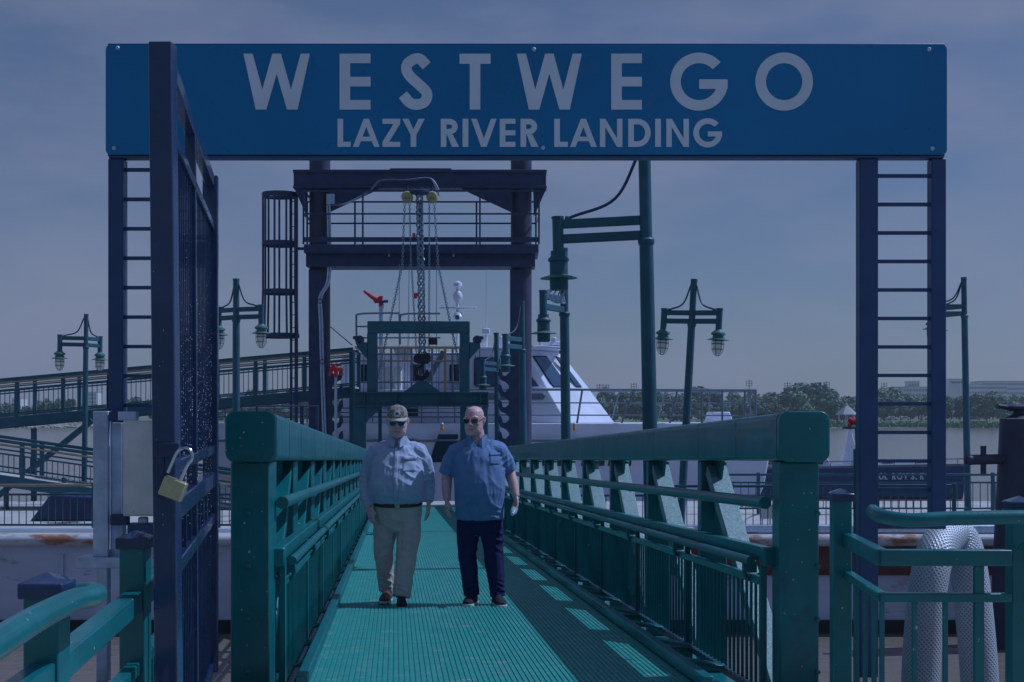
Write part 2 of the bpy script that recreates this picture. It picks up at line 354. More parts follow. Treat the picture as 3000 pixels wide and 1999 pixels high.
# ------------------------------------------------------------------ entrance arch: towers + sign
SD = 8.4
arch = root('entrance_arch', (0, SD, EZ-1.62), 'tall navy steel entrance arch carrying the blue WESTWEGO sign', 'entrance sign')
xl, xr = P(307, 0, SD).x, P(2777, 0, SD).x
zt, zb = P(0, 122, SD).z, P(0, 455, SD).z
mb = MB(); mb.box(((xl+xr)/2, SD+.10, (zt+zb)/2), (xr-xl-.01, .12, zt-zb)); fr = mb.build('sign_frame', M['navy'], arch, bevel=.006)
def rrect(cx, cz, w_, h_, r, y, n=6):
    pts = []
    for (sx, sz, a0) in ((1, 1, 0), (-1, 1, 90), (-1, -1, 180), (1, -1, 270)):
        for i in range(n+1):
            a = R(a0+90*i/n); pts.append(Vector((cx+sx*(w_/2-r)+r*math.cos(a), y, cz+sz*(h_/2-r)+r*math.sin(a))))
    return pts
pz0, pz1 = P(0, 452, SD).z, P(0, 129, SD).z
mb = MB(); mb.prism(rrect((xl+xr)/2, (pz0+pz1)/2, xr-xl, pz1-pz0, .03, SD+.018), (0, .02, 0)); panel = mb.build('sign_panel', M['signblue'], arch)
mb = MB(); mb.beam((xl+.02, SD+.06, zb-.008), (xr-.02, SD+.06, zb-.008), .09, .012); mb.build('bottom_lip', M['navy'], arch)
# --- lettering built from strokes
def glyph(ch, W, t):
    def rect(x0, y0, x1, y1): return [(x0, y0), (x1, y0), (x1, y1), (x0, y1)]
    def arc(cx, cy, rx, ry, a0, a1, n=28):
        o, i = [], []
        for k in range(n+1):
            a = R(a0+(a1-a0)*k/n); o.append((cx+rx*math.cos(a), cy+ry*math.sin(a))); i.append((cx+(rx-t)*math.cos(a), cy+(ry-t)*math.sin(a)))
        return [[o[k], o[k+1], i[k+1], i[k]] for k in range(n)]
    def ribbon(pts):
        pts = smoothpath([Vector((x, y, 0)) for x, y in pts], 5); L_, R_ = [], []
        for k, p in enumerate(pts):
            d = (pts[min(k+1, len(pts)-1)]-pts[max(k-1, 0)]).normalized(); n = Vector((-d.y, d.x, 0))*t/2
            L_.append(p+n); R_.append(p-n)
        return [[tuple(L_[k][:2]), tuple(L_[k+1][:2]), tuple(R_[k+1][:2]), tuple(R_[k][:2])] for k in range(len(pts)-1)]
    h = t*1.02
    if ch == 'I': return [rect(0, 0, W, 1)]
    if ch == 'L': return [rect(0, 0, t, 1), rect(t, 0, W, t*.9)]
    if ch == 'E': return [rect(0, 0, t, 1), rect(t, 0, W, t*.9), rect(t, .5-t*.45, W, .5+t*.45), rect(t, 1-t*.9, W, 1)]
    if ch == 'T': return [rect(0, 1-t*.95, W, 1), rect(W/2-t/2, 0, W/2+t/2, 1-t*.95)]
    if ch == 'W':
        return [[(0, 1), (h*.85, 1), (W*.285, .36), (W*.435, 1), (W*.565, 1), (W*.715, .36), (W-h*.85, 1), (W, 1), (W*.815, 0), (W*.655, 0), (W*.5, .64), (W*.345, 0), (W*.185, 0)]]
    if ch == 'V': return [[(0, 1), (h, 1), (W*.5, .30), (W-h, 1), (W, 1), (W*.5+h*.48, 0), (W*.5-h*.48, 0)]]
    if ch == 'Y': return [[(0, 1), (h*1.1, 1), (W*.5, .62), (W-h*1.1, 1), (W, 1), (W*.5+t/2, .42), (W*.5+t/2, 0), (W*.5-t/2, 0), (W*.5-t/2, .42)]]
    if ch == 'Z': return [rect(0, 1-t*.9, W, 1), rect(0, 0, W, t*.9), [(0, t*.9), (h*1.15, t*.9), (W, 1-t*.9), (W-h*1.15, 1-t*.9)]]
    if ch == 'N': return [rect(0, 0, t*.95, 1), rect(W-t*.95, 0, W, 1), [(t*.95, 1), (t*.95, .70), (W-t*.95, 0), (W-t*.95, .30)]]
    if ch == 'K': return [rect(0, 0, t, 1), [(t, .40), (t, .62), (W-h*1.1, 1), (W, 1), (W*.52, .54), (W, 0), (W-h*1.2, 0), (W*.42, .46)]]
    if ch == 'A':
        s = (W/2-h*.45)
        return [[(0, 0), (h, 0), (W*.5, .70), (W-h, 0), (W, 0), (W*.5+h*.45, 1), (W*.5-h*.45, 1)],
                [(h+(W/2-h)*.26, .20), (W-h-(W/2-h)*.26, .20), (W-h-(W/2-h)*.50, .36), (h+(W/2-h)*.50, .36)]]
    if ch == 'O': return arc(W/2, .5, W/2, .52, 0, 360, 48)
    if ch == 'C': return arc(W/2, .5, W/2, .52, 48, 312, 36)
    if ch == 'G': return arc(W/2, .5, W/2, .52, 42, 349, 42)+[rect(W*.5, .37, W*.992, .37+t*.9)]
    if ch == 'D': return [rect(0, 0, t, 1)]+arc(W*.42, .5, W*.58, .5, -90, 90, 24)+[rect(t, 0, W*.42, t), rect(t, 1-t, W*.42, 1)]
    if ch == 'R': return [rect(0, 0, t, 1)]+arc(W*.45, .72, W*.47, .28, -90, 90, 18)+[rect(t, .44, W*.45, .44+t*.98), rect(t, 1-t*.98, W*.45, 1), [(W*.34, .44), (W*.34+h*1.0, .44), (W, 0), (W-h*1.25, 0)]]
    if ch == 'S': return ribbon([(W*.80, .785), (W*.62, .90), (W*.46, .905), (W*.27, .82), (W*.245, .70), (W*.36, .58), (W*.60, .44), (W*.80, .30), (W*.76, .155), (W*.56, .092), (W*.34, .12), (W*.14, .265)])
    if ch == '.': return [rect(0, 0, t, t)]
    return []
def letter(ch, x0, x1, z0, z1, y, parent, m, t, thick=.003, xdir=Vector((1, 0, 0))):
    H = z1-z0; W = (x1-x0)/H; mb = MB()
    gl = glyph(ch, W, t)
    for k, poly in enumerate(gl):
        pts = [Vector((x0, y-.0004*(k % 2)-(.0012 if k == len(gl)-1 else 0), z0))+xdir*(px*H)+Z*(pz*H) for px, pz in poly]
        mb.prism(pts, (0, thick, 0))
    return mb.build('letter', m, parent, smooth=False)
py0, py1 = P(0, 320, SD).z, P(0, 156, SD).z
for ch, a, b in (('W', 712, 907), ('E', 994, 1085), ('S', 1165, 1271), ('T', 1346, 1437), ('W', 1514, 1705), ('E', 1791, 1881), ('G', 1964, 2134), ('O', 2214, 2383)):
    letter(ch, P(a, 0, SD).x, P(b, 0, SD).x, py0, py1, SD+.013, panel, M['signwhite'], .19)
py0, py1 = P(0, 429.5, SD).z, P(0, 347, SD).z
for ch, a, b in (('L', 988, 1027), ('A', 1033, 1112), ('Z', 1120, 1172), ('Y', 1178, 1244), ('R', 1291, 1345), ('I', 1355, 1372), ('V', 1380, 1455), ('E', 1464, 1510), ('R', 1525, 1578),
                 ('L', 1624, 1664), ('A', 1670, 1749), ('N', 1758, 1824), ('D', 1841, 1907), ('I', 1920, 1937), ('N', 1953, 2019), ('G', 2032, 2117)):
    letter(ch, P(a, 0, SD).x, P(b, 0, SD).x, py0, py1, SD+.013, panel, M['signwhite'], .20)
for px, py in ((342, 139), (332, 433), (1564, 143), (1591, 432), (2724, 143), (2734, 434)):
    MB().lathe(P(px, py, SD)+Vector((0, .02, 0)), [(.0135, 0), (.0135, .006), (.009, .012), (.0, .013)], 12, (0, -1, 0)).build('bolt', M['zinc'], panel)
# --- ladder towers
def tower(posts, rungs, bottoms, name):
    t_ = MB(); xa, xb, wa, wb = posts
    o = MB().beam((xa, SD+.075, bottoms[0]), (xa, SD+.075, zb-.015), .10, wa, up=Vector((1, 0, 0))).build('tower', M['navy'], arch, bevel=.006)
    MB().beam((xb, SD+.075, bottoms[1]), (xb, SD+.075, zb-.015), .10, wb, up=Vector((1, 0, 0))).build('post', M['navy'], o, bevel=.006)
    rm = None
    for z in rungs:
        p = Vector(((xa+xb)/2, SD+.075, z))
        if rm is None: rm = MB().beam((xa+wa/2-.004, p.y, z), (xb-wb/2+.004, p.y, z), .034, .021).build('rung', M['navy'], o, org=p, bevel=.003)
        else: dup(rm, o, p)
    for z in rungs[::1]:
        for x, s_ in ((xa+wa/2, 1), (xb-wb/2, -1)):
            pass
    return o
zr = lambda y: P(0, y, SD).z
wpx = SD/FPX
ta = tower((P(335, 0, SD).x, P(478, 0, SD).x, 45*wpx, 45*wpx), [zr(492+87*i) for i in range(9)], (zr(1238), zr(1900)), 'l')
tb = tower((P(2549, 0, SD).x, P(2755, 0, SD).x, 55*wpx, 43*wpx), [zr(510+84.2*i) for i in range(12)], (EZ-1.62, zr(1552)), 'r')
mb = MB(); mb.box((P(2665, 0, SD).x, SD+.075, zr(1538)), (P(2778, 0, SD).x-P(2579, 0, SD).x, .09, .055)); mb.build('bottom_channel', M['black'], tb, bevel=.004)

# ------------------------------------------------------------------ galvanised support + electrical cabinet at the left tower
gz = root('steel_support', P(340, 1665, SD-.2), 'galvanised steel stand bolted beside the left sign tower', 'steel stand')
y_ = SD-.1
def colpx(x0, x1, y0, y1, name, m, D, depth, parent, bevel=.004):
    a, b = P(x0, y1, D), P(x1, y0, D); mb = MB(); mb.box(((a.x+b.x)/2, D+depth/2, (a.z+b.z)/2), (b.x-a.x, depth, b.z-a.z)); return mb.build(name, m, parent, bevel=bevel)
colpx(272, 317, 1205, 1632, 'column', M['zinc'], y_, .10, gz)
colpx(322, 358, 1240, 1632, 'column', M['zinc'], y_+.06, .10, gz)
colpx(222, 462, 1634, 1666, 'base_angle', M['zinc'], y_-.04, .18, gz)
colpx(318, 398, 1207, 1234, 'clamp', M['iron'], y_-.03, .07, gz)
colpx(345, 396, 1206, 1232, 'strut_channel', M['zinc'], y_-.06, .03, gz)
colpx(322, 372, 1508, 1540, 'clamp', M['iron'], y_-.03, .07, gz)
colpx(282, 314, 1664, 2000, 'leg', M['zinc'], y_+.02, .08, gz)
cb = root('electrical_cabinet', P(410, 1515, SD-.2), 'speckled grey electrical cabinet mounted between the left tower and the black gate', 'electrical box')
colpx(360, 470, 1232, 1513, 'cabinet_body', M['cabinet'], y_-.08, .14, cb, .008)
colpx(364, 466, 1237, 1508, 'cabinet_door', M['cabinet'], y_-.092, .010, cb, .004)
colpx(403, 430, 1515, 1640, 'conduit', M['zinc'], y_, .05, cb, .01)
colpx(372, 462, 1534, 1582, 'terminal_box', M['navy'], y_-.02, .10, cb, .006)

# ------------------------------------------------------------------ black gate leaf standing open, with padlock
GD0, GD1 = 5.15, 8.0
gx = lambda D, lean=0: None
def gate_pt(f, z): # f 0 near .. 1 far ; z above eye
    a = Vector(((477-1500)/FPX*GD0, GD0, EZ)); b = Vector(((617-1500)/FPX*GD1, GD1, EZ)); p = a.lerp(b, f)
    return Vector((p.x-(z-1.4)*.0095*(1-f), p.y, EZ+z))
gate = root('security_gate', gate_pt(0, -1.52), 'tall glossy black picket gate swung open at the left of the gangway', 'gate')
gdir = (gate_pt(1, 0)-gate_pt(0, 0)).normalized(); gn = gdir.cross(Z)
ztop, zbot = 1.40, -1.50
MB().beam(gate_pt(0, zbot), gate_pt(0, ztop), .088, .088, up=Vector((1, 0, 0))).build('end_post', M['black'], gate, bevel=.006)
MB().beam(gate_pt(1, zbot), gate_pt(1, ztop-.0), .088, .088, up=gdir).build('hinge_post', M['black'], gate, bevel=.006)
MB().beam(gate_pt(.47, zbot+.05), gate_pt(.47, ztop-.06), .05, .05, up=gdir).build('middle_post', M['black'], gate, bevel=.004)
o0 = .045/ (gate_pt(1, 0)-gate_pt(0, 0)).length
for z, h, wd in ((ztop-.035, .07, .05), (1.10, .045, .05), (-.20, .05, .055), (-.37, .085, .06), (-.60, .06, .055), (zbot+.05, .06, .05)):
    MB().beam(gate_pt(o0, z), gate_pt(1-o0, z), wd, h).build('rail', M['black'], gate, bevel=.005)
pk = None; NP = 27
for i in range(NP):
    f = (i+1)/(NP+1)
    if abs(f-.47) < .018: continue
    for za, zb_ in ((zbot+.08, -.62), (-.175, 1.075)):
        MB().beam(gate_pt(f, za), gate_pt(f, zb_), .019, .019, up=gdir).build('picket', M['black'], gate)
for i in range(0, NP, 3):
    f = (i+1.5)/(NP+1); MB().beam(gate_pt(f, -.575), gate_pt(f, -.41), .03, .03, up=gdir).build('spacer', M['black'], gate)
q = gate_pt(0, -.12); MB().box((q.x+.01, q.y-.048, q.z-.01), (.10, .012, .055)).build('hasp', M['iron'], gate, bevel=.003)
MB().box((q.x-.012, q.y-.0475, q.z-.10), (.03, .01, .17)).build('hasp', M['iron'], gate, bevel=.003)
bd = MB(); rnd = random.Random(9)
for i in range(700):
    f = rnd.choice([0, .47, 1] + [(k+1)/(NP+1) for k in range(NP)]*2); z = min(1.2, max(-1.2, rnd.gauss(-.02, .30))); r_ = rnd.uniform(.0009, .0021)
    hw = .044 if f in (0, 1) else (.025 if f == .47 else .0095); p = gate_pt(f, z); t = rnd.uniform(-1, 1)*hw
    if f == 0 and rnd.random() < .7: p = p+Vector((t, -.0445, 0))
    else: p = p+gdir*t+Vector((hw+.0005, 0, 0))
    bd.v += [p+Vector(q)*r_ for q in ((1, 0, 0), (-1, 0, 0), (0, 1, 0), (0, -1, 0), (0, 0, 1.6), (0, 0, -1.6))]; b_ = len(bd.v)-6
    for q in ((0, 2, 4), (2, 1, 4), (1, 3, 4), (3, 0, 4), (2, 0, 5), (1, 2, 5), (3, 1, 5), (0, 3, 5)): bd.f.append(tuple(b_+k for k in q)); bd.m.append(0)
tag(bd.build('water_beads', M['bead'], gate), kind='stuff')
# padlock
pl_c = P(508, 1432, 5.02)
pl = root('padlock', pl_c, 'large open brass padlock hanging from the black gate post', 'padlock')
Rm = Matrix.Translation(pl_c)@Matrix.Rotation(R(22), 4, 'Y')
mb = MB(); mb.box((0, 0, 0), (.088, .042, .074)); mb.xf(Rm); mb.build('body', M['brass'], pl, bevel=.007, seg=3)
pts = [(.012, 0, .036), (.012, 0, .10), (.018, 0, .125), (.006, 0, .150), (-.016, 0, .156), (-.036, 0, .142), (-.042, 0, .118), (-.042, 0, .075), (-.042, 0, .045)]
Rs = Matrix.Translation(pl_c)@Matrix.Rotation(R(24), 4, 'Y')
mb = MB().tube(smoothpath(pts, 6), .0062, 10); mb.xf(Rs); mb.build('shackle', M['steel'], pl)

# ------------------------------------------------------------------ dock railings near the camera
def capped_post(r, x, y, z0, z1, s_=.10, m='green'):
    MB().box((x, y, (z0+z1)/2), (s_, s_, z1-z0)).build('post', M[m], r, bevel=.006)
    c = MB(); h = s_/2+.012
    c.add([(x-h, y-h, z1-.03), (x+h, y-h, z1-.03), (x+h, y+h, z1-.03), (x-h, y+h, z1-.03), (x-h, y-h, z1+.012), (x+h, y-h, z1+.012), (x+h, y+h, z1+.012), (x-h, y+h, z1+.012), (x, y, z1+.04)],
          [(3, 2, 1, 0), (0, 1, 5, 4), (1, 2, 6, 5), (2, 3, 7, 6), (3, 0, 4, 7), (4, 5, 8), (5, 6, 8), (6, 7, 8), (7, 4, 8)])
    c.build('post_cap', M['black'], r, bevel=.004)
PZ = EZ-1.62
lr = root('dock_railing', (-1.3, 3.8, PZ), 'green dock railing with bent pipe handrail at the lower left', 'railing')
A, B, C_ = Vector((-1.294, 3.8, 0)), Vector((-1.470, 5.33, 0)), Vector((-1.78, 7.9, 0)); A0 = Vector((-1.15, 2.3, 0))
capped_post(lr, A.x, A.y, PZ, EZ-.475); capped_post(lr, B.x, B.y, PZ, EZ-.488)
for (p, q, e0, e1) in ((A0, A, 0, .052), (A, B, .052, .052), (B, C_, .052, 0)):
    d = (q-p).normalized()
    for z, h, wd in ((-.72, .08, .07), (-.98, .05, .05), (-1.5, .05, .05)):
        MB().beam(p+d*e0+Z*(EZ+z), q-d*e1+Z*(EZ+z), wd, h).build('rail', M['green'], lr, bevel=.006)
    n = int((q-p).length/.12)
    for i in range(n):
        f = (i+.5)/n; k = p.lerp(q, f)
        MB().beam(k+Z*(EZ-1.475), k+Z*(EZ-1.005), .018, .018, up=d).build('baluster', M['green'], lr)
pts = [(-1.305, 3.86, EZ-.53), (-1.25, 3.93, EZ-.515), (-1.19, 3.90, EZ-.508), (-1.172, 3.80, EZ-.505), (-1.16, 3.6, EZ-.49), (-1.08, 3.1, EZ-.462), (-.985, 2.6, EZ-.437), (-.91, 2.2, EZ-.42)]
MB().tube(smoothpath(pts, 6), .0315, 20).build('pipe_handrail', M['green'], lr)
rr = root('dock_railing', (3.6, 6.6, PZ), 'green angled dock railing in front of the mesh hose at the lower right', 'railing')
Cp = Vector((P(2463, 0, 7.4).x, 7.4, 0)); E1 = Vector((P(2585, 0, 6.45).x, 6.45, 0)); E2 = Vector((P(2985, 0, 6.45).x, 6.45, 0)); E3 = Vector((P(3300, 0, 6.45).x, 6.45, 0))
capped_post(rr, Cp.x, Cp.y, PZ, EZ-.435)
capped_post(rr, E2.x+.03, E2.y+.08, PZ, EZ-.425)
for z, h, wd in ((-.672, .076, .06), (-.86, .042, .05), (-1.52, .045, .05)):
    MB().beam(Cp+Vector((.03, -.052, EZ+z)), E1+Z*(EZ+z), wd, h).build('rail', M['green'], rr, bevel=.006)
    MB().beam(E1+Vector((-.012, 0, EZ+z)), E2+Z*(EZ+z)+Vector((-.04, 0, 0)), wd, h).build('rail', M['green'], rr, bevel=.006)
    MB().beam(E2+Vector((.06, 0, EZ+z)), E3+Z*(EZ+z), wd, h).build('rail', M['green'], rr, bevel=.006)
for p, q, fs in ((Cp, E1, (.42, .62, .82, .99)), (E1, E2, (.235, .46))):
    for f in fs:
        k = p.lerp(q, f); MB().beam(k+Z*(EZ-1.5), k+Z*(EZ-.88), .021, .021).build('baluster', M['green'], rr)
k = E1.lerp(E2, .705); MB().beam(k+Z*(EZ-1.5), k+Z*(EZ-.71), .046, .03).build('middle_post', M['green'], rr, bevel=.004)
for i in range(3):
    k = E2.lerp(E3, (i+.8)/4); MB().beam(k+Z*(EZ-1.5), k+Z*(EZ-.88), .021, .021).build('baluster', M['green'], rr)
pts = [Vector((E1.x-.02, 6.55, EZ-.46)), Vector((E1.x-.035, 6.36, EZ-.468)), Vector((E1.x+.06, 6.22, EZ-.478)), Vector((E1.x+.25, 6.2, EZ-.468)), Vector((E2.x, 6.2, EZ-.462)), Vector((E3.x, 6.2, EZ-.46))]
MB().tube(smoothpath(pts, 5), .033, 18).build('pipe_handrail', M['green'], rr)
for k in (1.0,):
    p = E1.lerp(E2, k); MB().tube([(p.x, 6.2, EZ-.49), (p.x, 6.2, EZ-.56), (p.x, 6.40, EZ-.60), (p.x, 6.44, EZ-.63)], .012, 8).build('bracket', M['green'], rr)

# ------------------------------------------------------------------ gangway
gw = root('gangway', G(8.4, .8, -.3), 'green steel truss gangway with ribbed deck leading down to the ferry', 'gangway')
D0, D1 = 7.85, 39.6
VL, VR = -.87, 2.46
# ribbed deck
mb = MB(); v0, v1, pitch = -.52, 1.78, .034; prof = []; v = v0
while v < v1-pitch*.5:
    prof += [(v, 0), (v+pitch*.62, 0), (v+pitch*.70, -.006), (v+pitch*.92, -.006)]; v += pitch
prof.append((v, 0)); ns = 12; V = []
for i in range(ns+1):
    D = D0+(D1-D0)*i/ns
    for a, h in prof: V.append(G(D, a, h))
k = len(prof); mb.add(V, [(i*k+j, i*k+j+1, (i+1)*k+j+1, (i+1)*k+j) for i in range(ns) for j in range(k-1)])
mb.build('deck', M['deck'], gw, smooth=False)
def gbeam(D_a, D_b, v, w_, wd, h, name, m, parent, bevel=.006): return MB().beam(G(D_a, v, w_), G(D_b, v, w_), wd, h).build(name, m, parent, bevel=bevel)
for v in (VL, VR):
    s_ = 1 if v == VL else -1     # towards the deck
    vc = v+s_*.04; c0 = G(8.27, vc, 1.465); ch = MB().prism(rrect(c0.x, c0.z, .225, .29, .04, c0.y, 5), G(D1, vc, 1.465)-c0).build('top_chord', M['green'], gw)
    c0 = G(8.20, v, 1.465); MB().prism(rrect(c0.x, c0.z, .305, .308, .06, c0.y, 7), G(8.266, v, 1.465)-c0).build('end_cap', M['green'], ch, bevel=.010, seg=3)
    for Ds in (9.25, 10.4, 12.2, 14.1, 15.2, 17.3, 19.3, 21.7, 24.4, 27.0, 30.5):
        c0 = G(Ds, vc, 1.465); MB().prism(rrect(c0.x, c0.z, .2275, .2925, .041, c0.y, 5), G(Ds+.012, vc, 1.465)-c0).build('seam', M['green'], ch)
    gbeam(8.3, D1, v, -.42, .28, .22, 'bottom_chord', M['green'], gw, .02)
    # near end post and the truss verticals, 2.2 m apart
    MB().beam(G(8.40, v, -.30), G(8.40, v, 1.318), .24, .24, up=Vector((1, 0, 0))).build('end_post', M['green'], gw, bevel=.012)
    np_ = 14
    for i in range(1, np_+1):
        D = 8.4+2.2*i
        MB().beam(G(D, v, -.305), G(D, v, 1.318), .20, .20, up=Vector((1, 0, 0))).build('truss_post', M['green'], gw, bevel=.01)
        # gusset at the head, seen as a downward taper
        gs = MB()
        for sg in (-1, 1):
            gs.prism([G(D+sg*.10, v-.012, 1.318), G(D+sg*.36, v-.012, 1.318), G(D+sg*.10, v-.012, .86)], (.024, 0, 0))
        gs.build('gusset', M['green'], gw)
        MB().beam(G(D-.12, v, 1.25), G(D-2.07, v, -.26), .15, .09).build('diagonal', M['sunglare' if v == VR else 'green'], gw, bevel=.006)
        MB().beam(G(D, VL+.16, -.20), G(D, VR-.16, -.20), .12, .16).build('floor_beam', M['green'], gw) if v == VL else None
    vh = v+s_*.17
    tp = MB().tube([G(8.45, vh, 1.06), G(D1, vh, 1.06)], .039, 18); tp.build('handrail', M['green'], gw)
    gbeam(8.50, D1, vh-s_*.035, .735, .07, .09, 'mid_rail', M['green'], gw)
    MB().beam(G(8.42, vh-s_*.03, .725), G(8.52, vh-s_*.03, .725), .10, .12).build('rail_shoe', M['green'], gw, bevel=.012)
    MB().tube([G(8.6, vh+s_*.05, .69), G(D1, vh+s_*.05, .69)], .029, 14).build('grab_rail', M['green'], gw)
    bk = None
    for i in range(0, 15):
        D = 8.75+2.2*i
        p = MB().tube(smoothpath([G(D, vh+s_*.05, .665), G(D, vh+s_*.05, .60), G(D, vh+s_*.03, .565), G(D, vh, .57), G(D, vh-s_*.06, .60)], 4), .014, 8)
        if i < 15: p.build('rail_bracket', M['green'], gw)
        MB().box(G(D, vh+s_*.02, .64), (.09, .05, .07)).build('rail_bracket', M['green'], gw, bevel=.006)
        MB().tube([G(D+.5, vh, 1.05), G(D+.5, v+s_*.10, 1.02)], .016, 8).build('rail_bracket', M['green'], gw)
    # picket panel below the rails
    pn = gbeam(8.5, D1, vh, .57, .045, .05, 'railing_panel', M['green'], gw, .005)
    gbeam(8.5, D1, vh, -.13, .045, .05, 'bottom_rail', M['green'], pn, .005)
    base = None; far = MB(); D = 8.56; cnt = 0
    while D < D1:
        if cnt < 150:
            if base is None: base = MB().beam(G(D, vh, -.105), G(D, vh, .545), .017, .017).build('baluster', M['green'], pn, org=G(D, vh, 0))
            else: dup(base, pn, G(D, vh, 0))
        else: far.beam(G(D, vh, -.105), G(D, vh, .545), .017, .017)
        D += .112; cnt += 1
    tag(far.build('baluster_run', M['green'], pn), kind='stuff')
    bolts = MB(); D = 8.56
    while D < 26: bolts.box(G(D, vh+s_*.026, -.098), (.02, .02, .016)); D += .112
    tag(bolts.build('weld_studs', M['zinc'], pn), kind='stuff')
    ipm = None
    for i in range(15):
        D = 8.5+2.2*i
        if D > D1: break
        if ipm is None: ipm = MB().beam(G(D, vh, -.3), G(D, vh, .70), .045, .04, up=Vector((1, 0, 0))).build('panel_post', M['green'], pn, org=G(D, vh, 0), bevel=.004)
        else: dup(ipm, pn, G(D, vh, 0))
for v, n in ((1.80, 'curb'), (-.54, 'curb')):
    gbeam(D0, D1, v, .045, .065, .075, n, M['green'], gw, .008)
gbeam(D0, D1, 1.98, -.07, .05, .05, 'edge_rail', M['green'], gw, .006)
for i in range(30):
    D = 8.3+1.1*i
    MB().beam(G(D, 1.84, -.03), G(D, 2.27, -.10), .12, .03).build('outrigger', M['green'], gw, bevel=.005)
    MB().beam(G(D, 1.84, -.02), G(D, 1.84, -.25), .09, .02, up=Vector((1, 0, 0))).build('outrigger', M['green'], gw)
    MB().beam(G(D, -.57, -.04), G(D, -.70, -.10), .12, .03).build('outrigger', M['green'], gw, bevel=.005)
for py_ in range(5):
    q = G(8.275, VR+.10, 1.0-.32*py_); MB().lathe(q, [(.017, 0), (.017, .008), (.010, .014), (0, .015)], 8, (0, -1, 0)).build('bolt', M['green'], gw)
    q = G(8.275, VL-.02, 1.0-.32*py_); MB().lathe(q, [(.017, 0), (.017, .008), (.010, .014), (0, .015)], 8, (0, -1, 0)).build('bolt', M['green'], gw)
# ------------------------------------------------------------------ lift gantry at the far end of the gangway
QD = 40.0
gt = root('lift_gantry', P(1230, 1482, QD), 'tall dark steel lift gantry with railed platform over the far gangway end', 'gantry')
def pxbox(x0, y0, x1, y1, D, depth, name, m, parent, bevel=.01):
    a, b = P(x0, y1, D), P(x1, y0, D); mb = MB(); mb.box(((a.x+b.x)/2, D+depth/2, (a.z+b.z)/2), (b.x-a.x, depth, b.z-a.z)); return mb.build(name, m, parent, bevel=bevel)
def pxbar(x0, y0, x1, y1, D, t, name, m, parent, D2=None):
    return MB().beam(P(x0, y0, D), P(x1, y1, D if D2 is None else D2), t, t, up=Vector((0, 1, 0))).build(name, m, parent)
for i, xc in enumerate((937, 1527)):
    c = P(xc, 0, QD+.45)
    MB().tube([(c.x, c.y, -2), (c.x, c.y, P(0, 395, QD).z)], .31, 24).build('column', M['brown'], gt)
    pxbox(xc-33, 790, xc+ (8 if i else 12), 1480, QD+.05, .10, 'column_plate', M['iron'], gt)
    s_ = 1 if i == 0 else -1
    rk = MB()                             # latch rack: a plate with a row of upturned hooks
    pts = [(xc+s_*30, 1080), (xc+s_*30, 1320)]
    rk.prism_px([(xc+s_*20, 1075), (xc+s_*36, 1075), (xc+s_*36, 1325), (xc+s_*20, 1325)][::s_], QD-.02, QD+.03)
    rack = rk.build('latch_rack', M['iron'], gt)
    for k in range(5):
        y0 = 1098+46*k; hk = MB()
        hk.prism_px([(xc+s_*34, y0-8), (xc+s_*46, y0+4), (xc+s_*54, y0+2), (xc+s_*58, y0-14), (xc+s_*66, y0-20), (xc+s_*68, y0), (xc+s_*60, y0+16), (xc+s_*46, y0+22), (xc+s_*34, y0+34)][::s_], QD-.03, QD+.05)
        hk.build('latch_hook', M['iron'], rack)
tb_ = pxbox(860, 505, 1600, 545, QD, .55, 'top_beam', M['iron'], gt)
pxbox(858, 497, 1602, 506, QD-.06, .67, 'flange', M['iron'], tb_); pxbox(858, 544, 1602, 551, QD-.06, .67, 'flange', M['iron'], tb_)
pxbox(1142, 493, 1322, 497, QD+.1, .3, 'cover_plate', M['iron'], tb_)
for s_, x0 in ((1, 905), (-1, 1558)):
    mb = MB(); mb.prism_px([(x0-s_*43, 552), (x0-s_*6, 635), (x0-s_*4, 552)][::s_], QD+.05, QD+.11); mb.build('bracket', M['iron'], gt)
    mb = MB(); mb.prism_px([(x0+s_*60, 552), (x0+s_*60, 622), (x0+s_*210, 552)][::s_], QD+.05, QD+.11); mb.build('haunch', M['iron'], gt)
pf = pxbox(890, 716, 1578, 741, QD-.5, 1.7, 'platform', M['iron'], gt); pxbox(896, 741, 1568, 781, QD-.2, 1.0, 'platform_beam', M['iron'], gt)
for x in (1137, 1326): pxbox(x, 741, x+5, 752, QD-.26, .06, 'clip', M['zinc'], pf)
rl = pxbox(889, 695, 1580, 709, QD-.48, .03, 'guard_rail', M['iron'], gt, 0)
for (D, ys, xs) in ((QD-.45, (560, 627), (889, 1063, 1237, 1406, 1579)), (QD+1.15, (592, 655), (900, 1040, 1230, 1396, 1570))):
    for y in ys: pxbar(xs[0], y, xs[-1], y, D, .045, 'rail', M['iron'], rl)
    for x in xs: pxbar(x, ys[0]-2, x, 716, D, .05, 'post', M['iron'], rl)
for x in (889, 1579):
    for y in (560, 627): MB().beam(P(x, y, QD-.45), P(x, y, QD-.45)+Vector((0, 1.6, 0)), .045, .045).build('rail', M['iron'], rl)
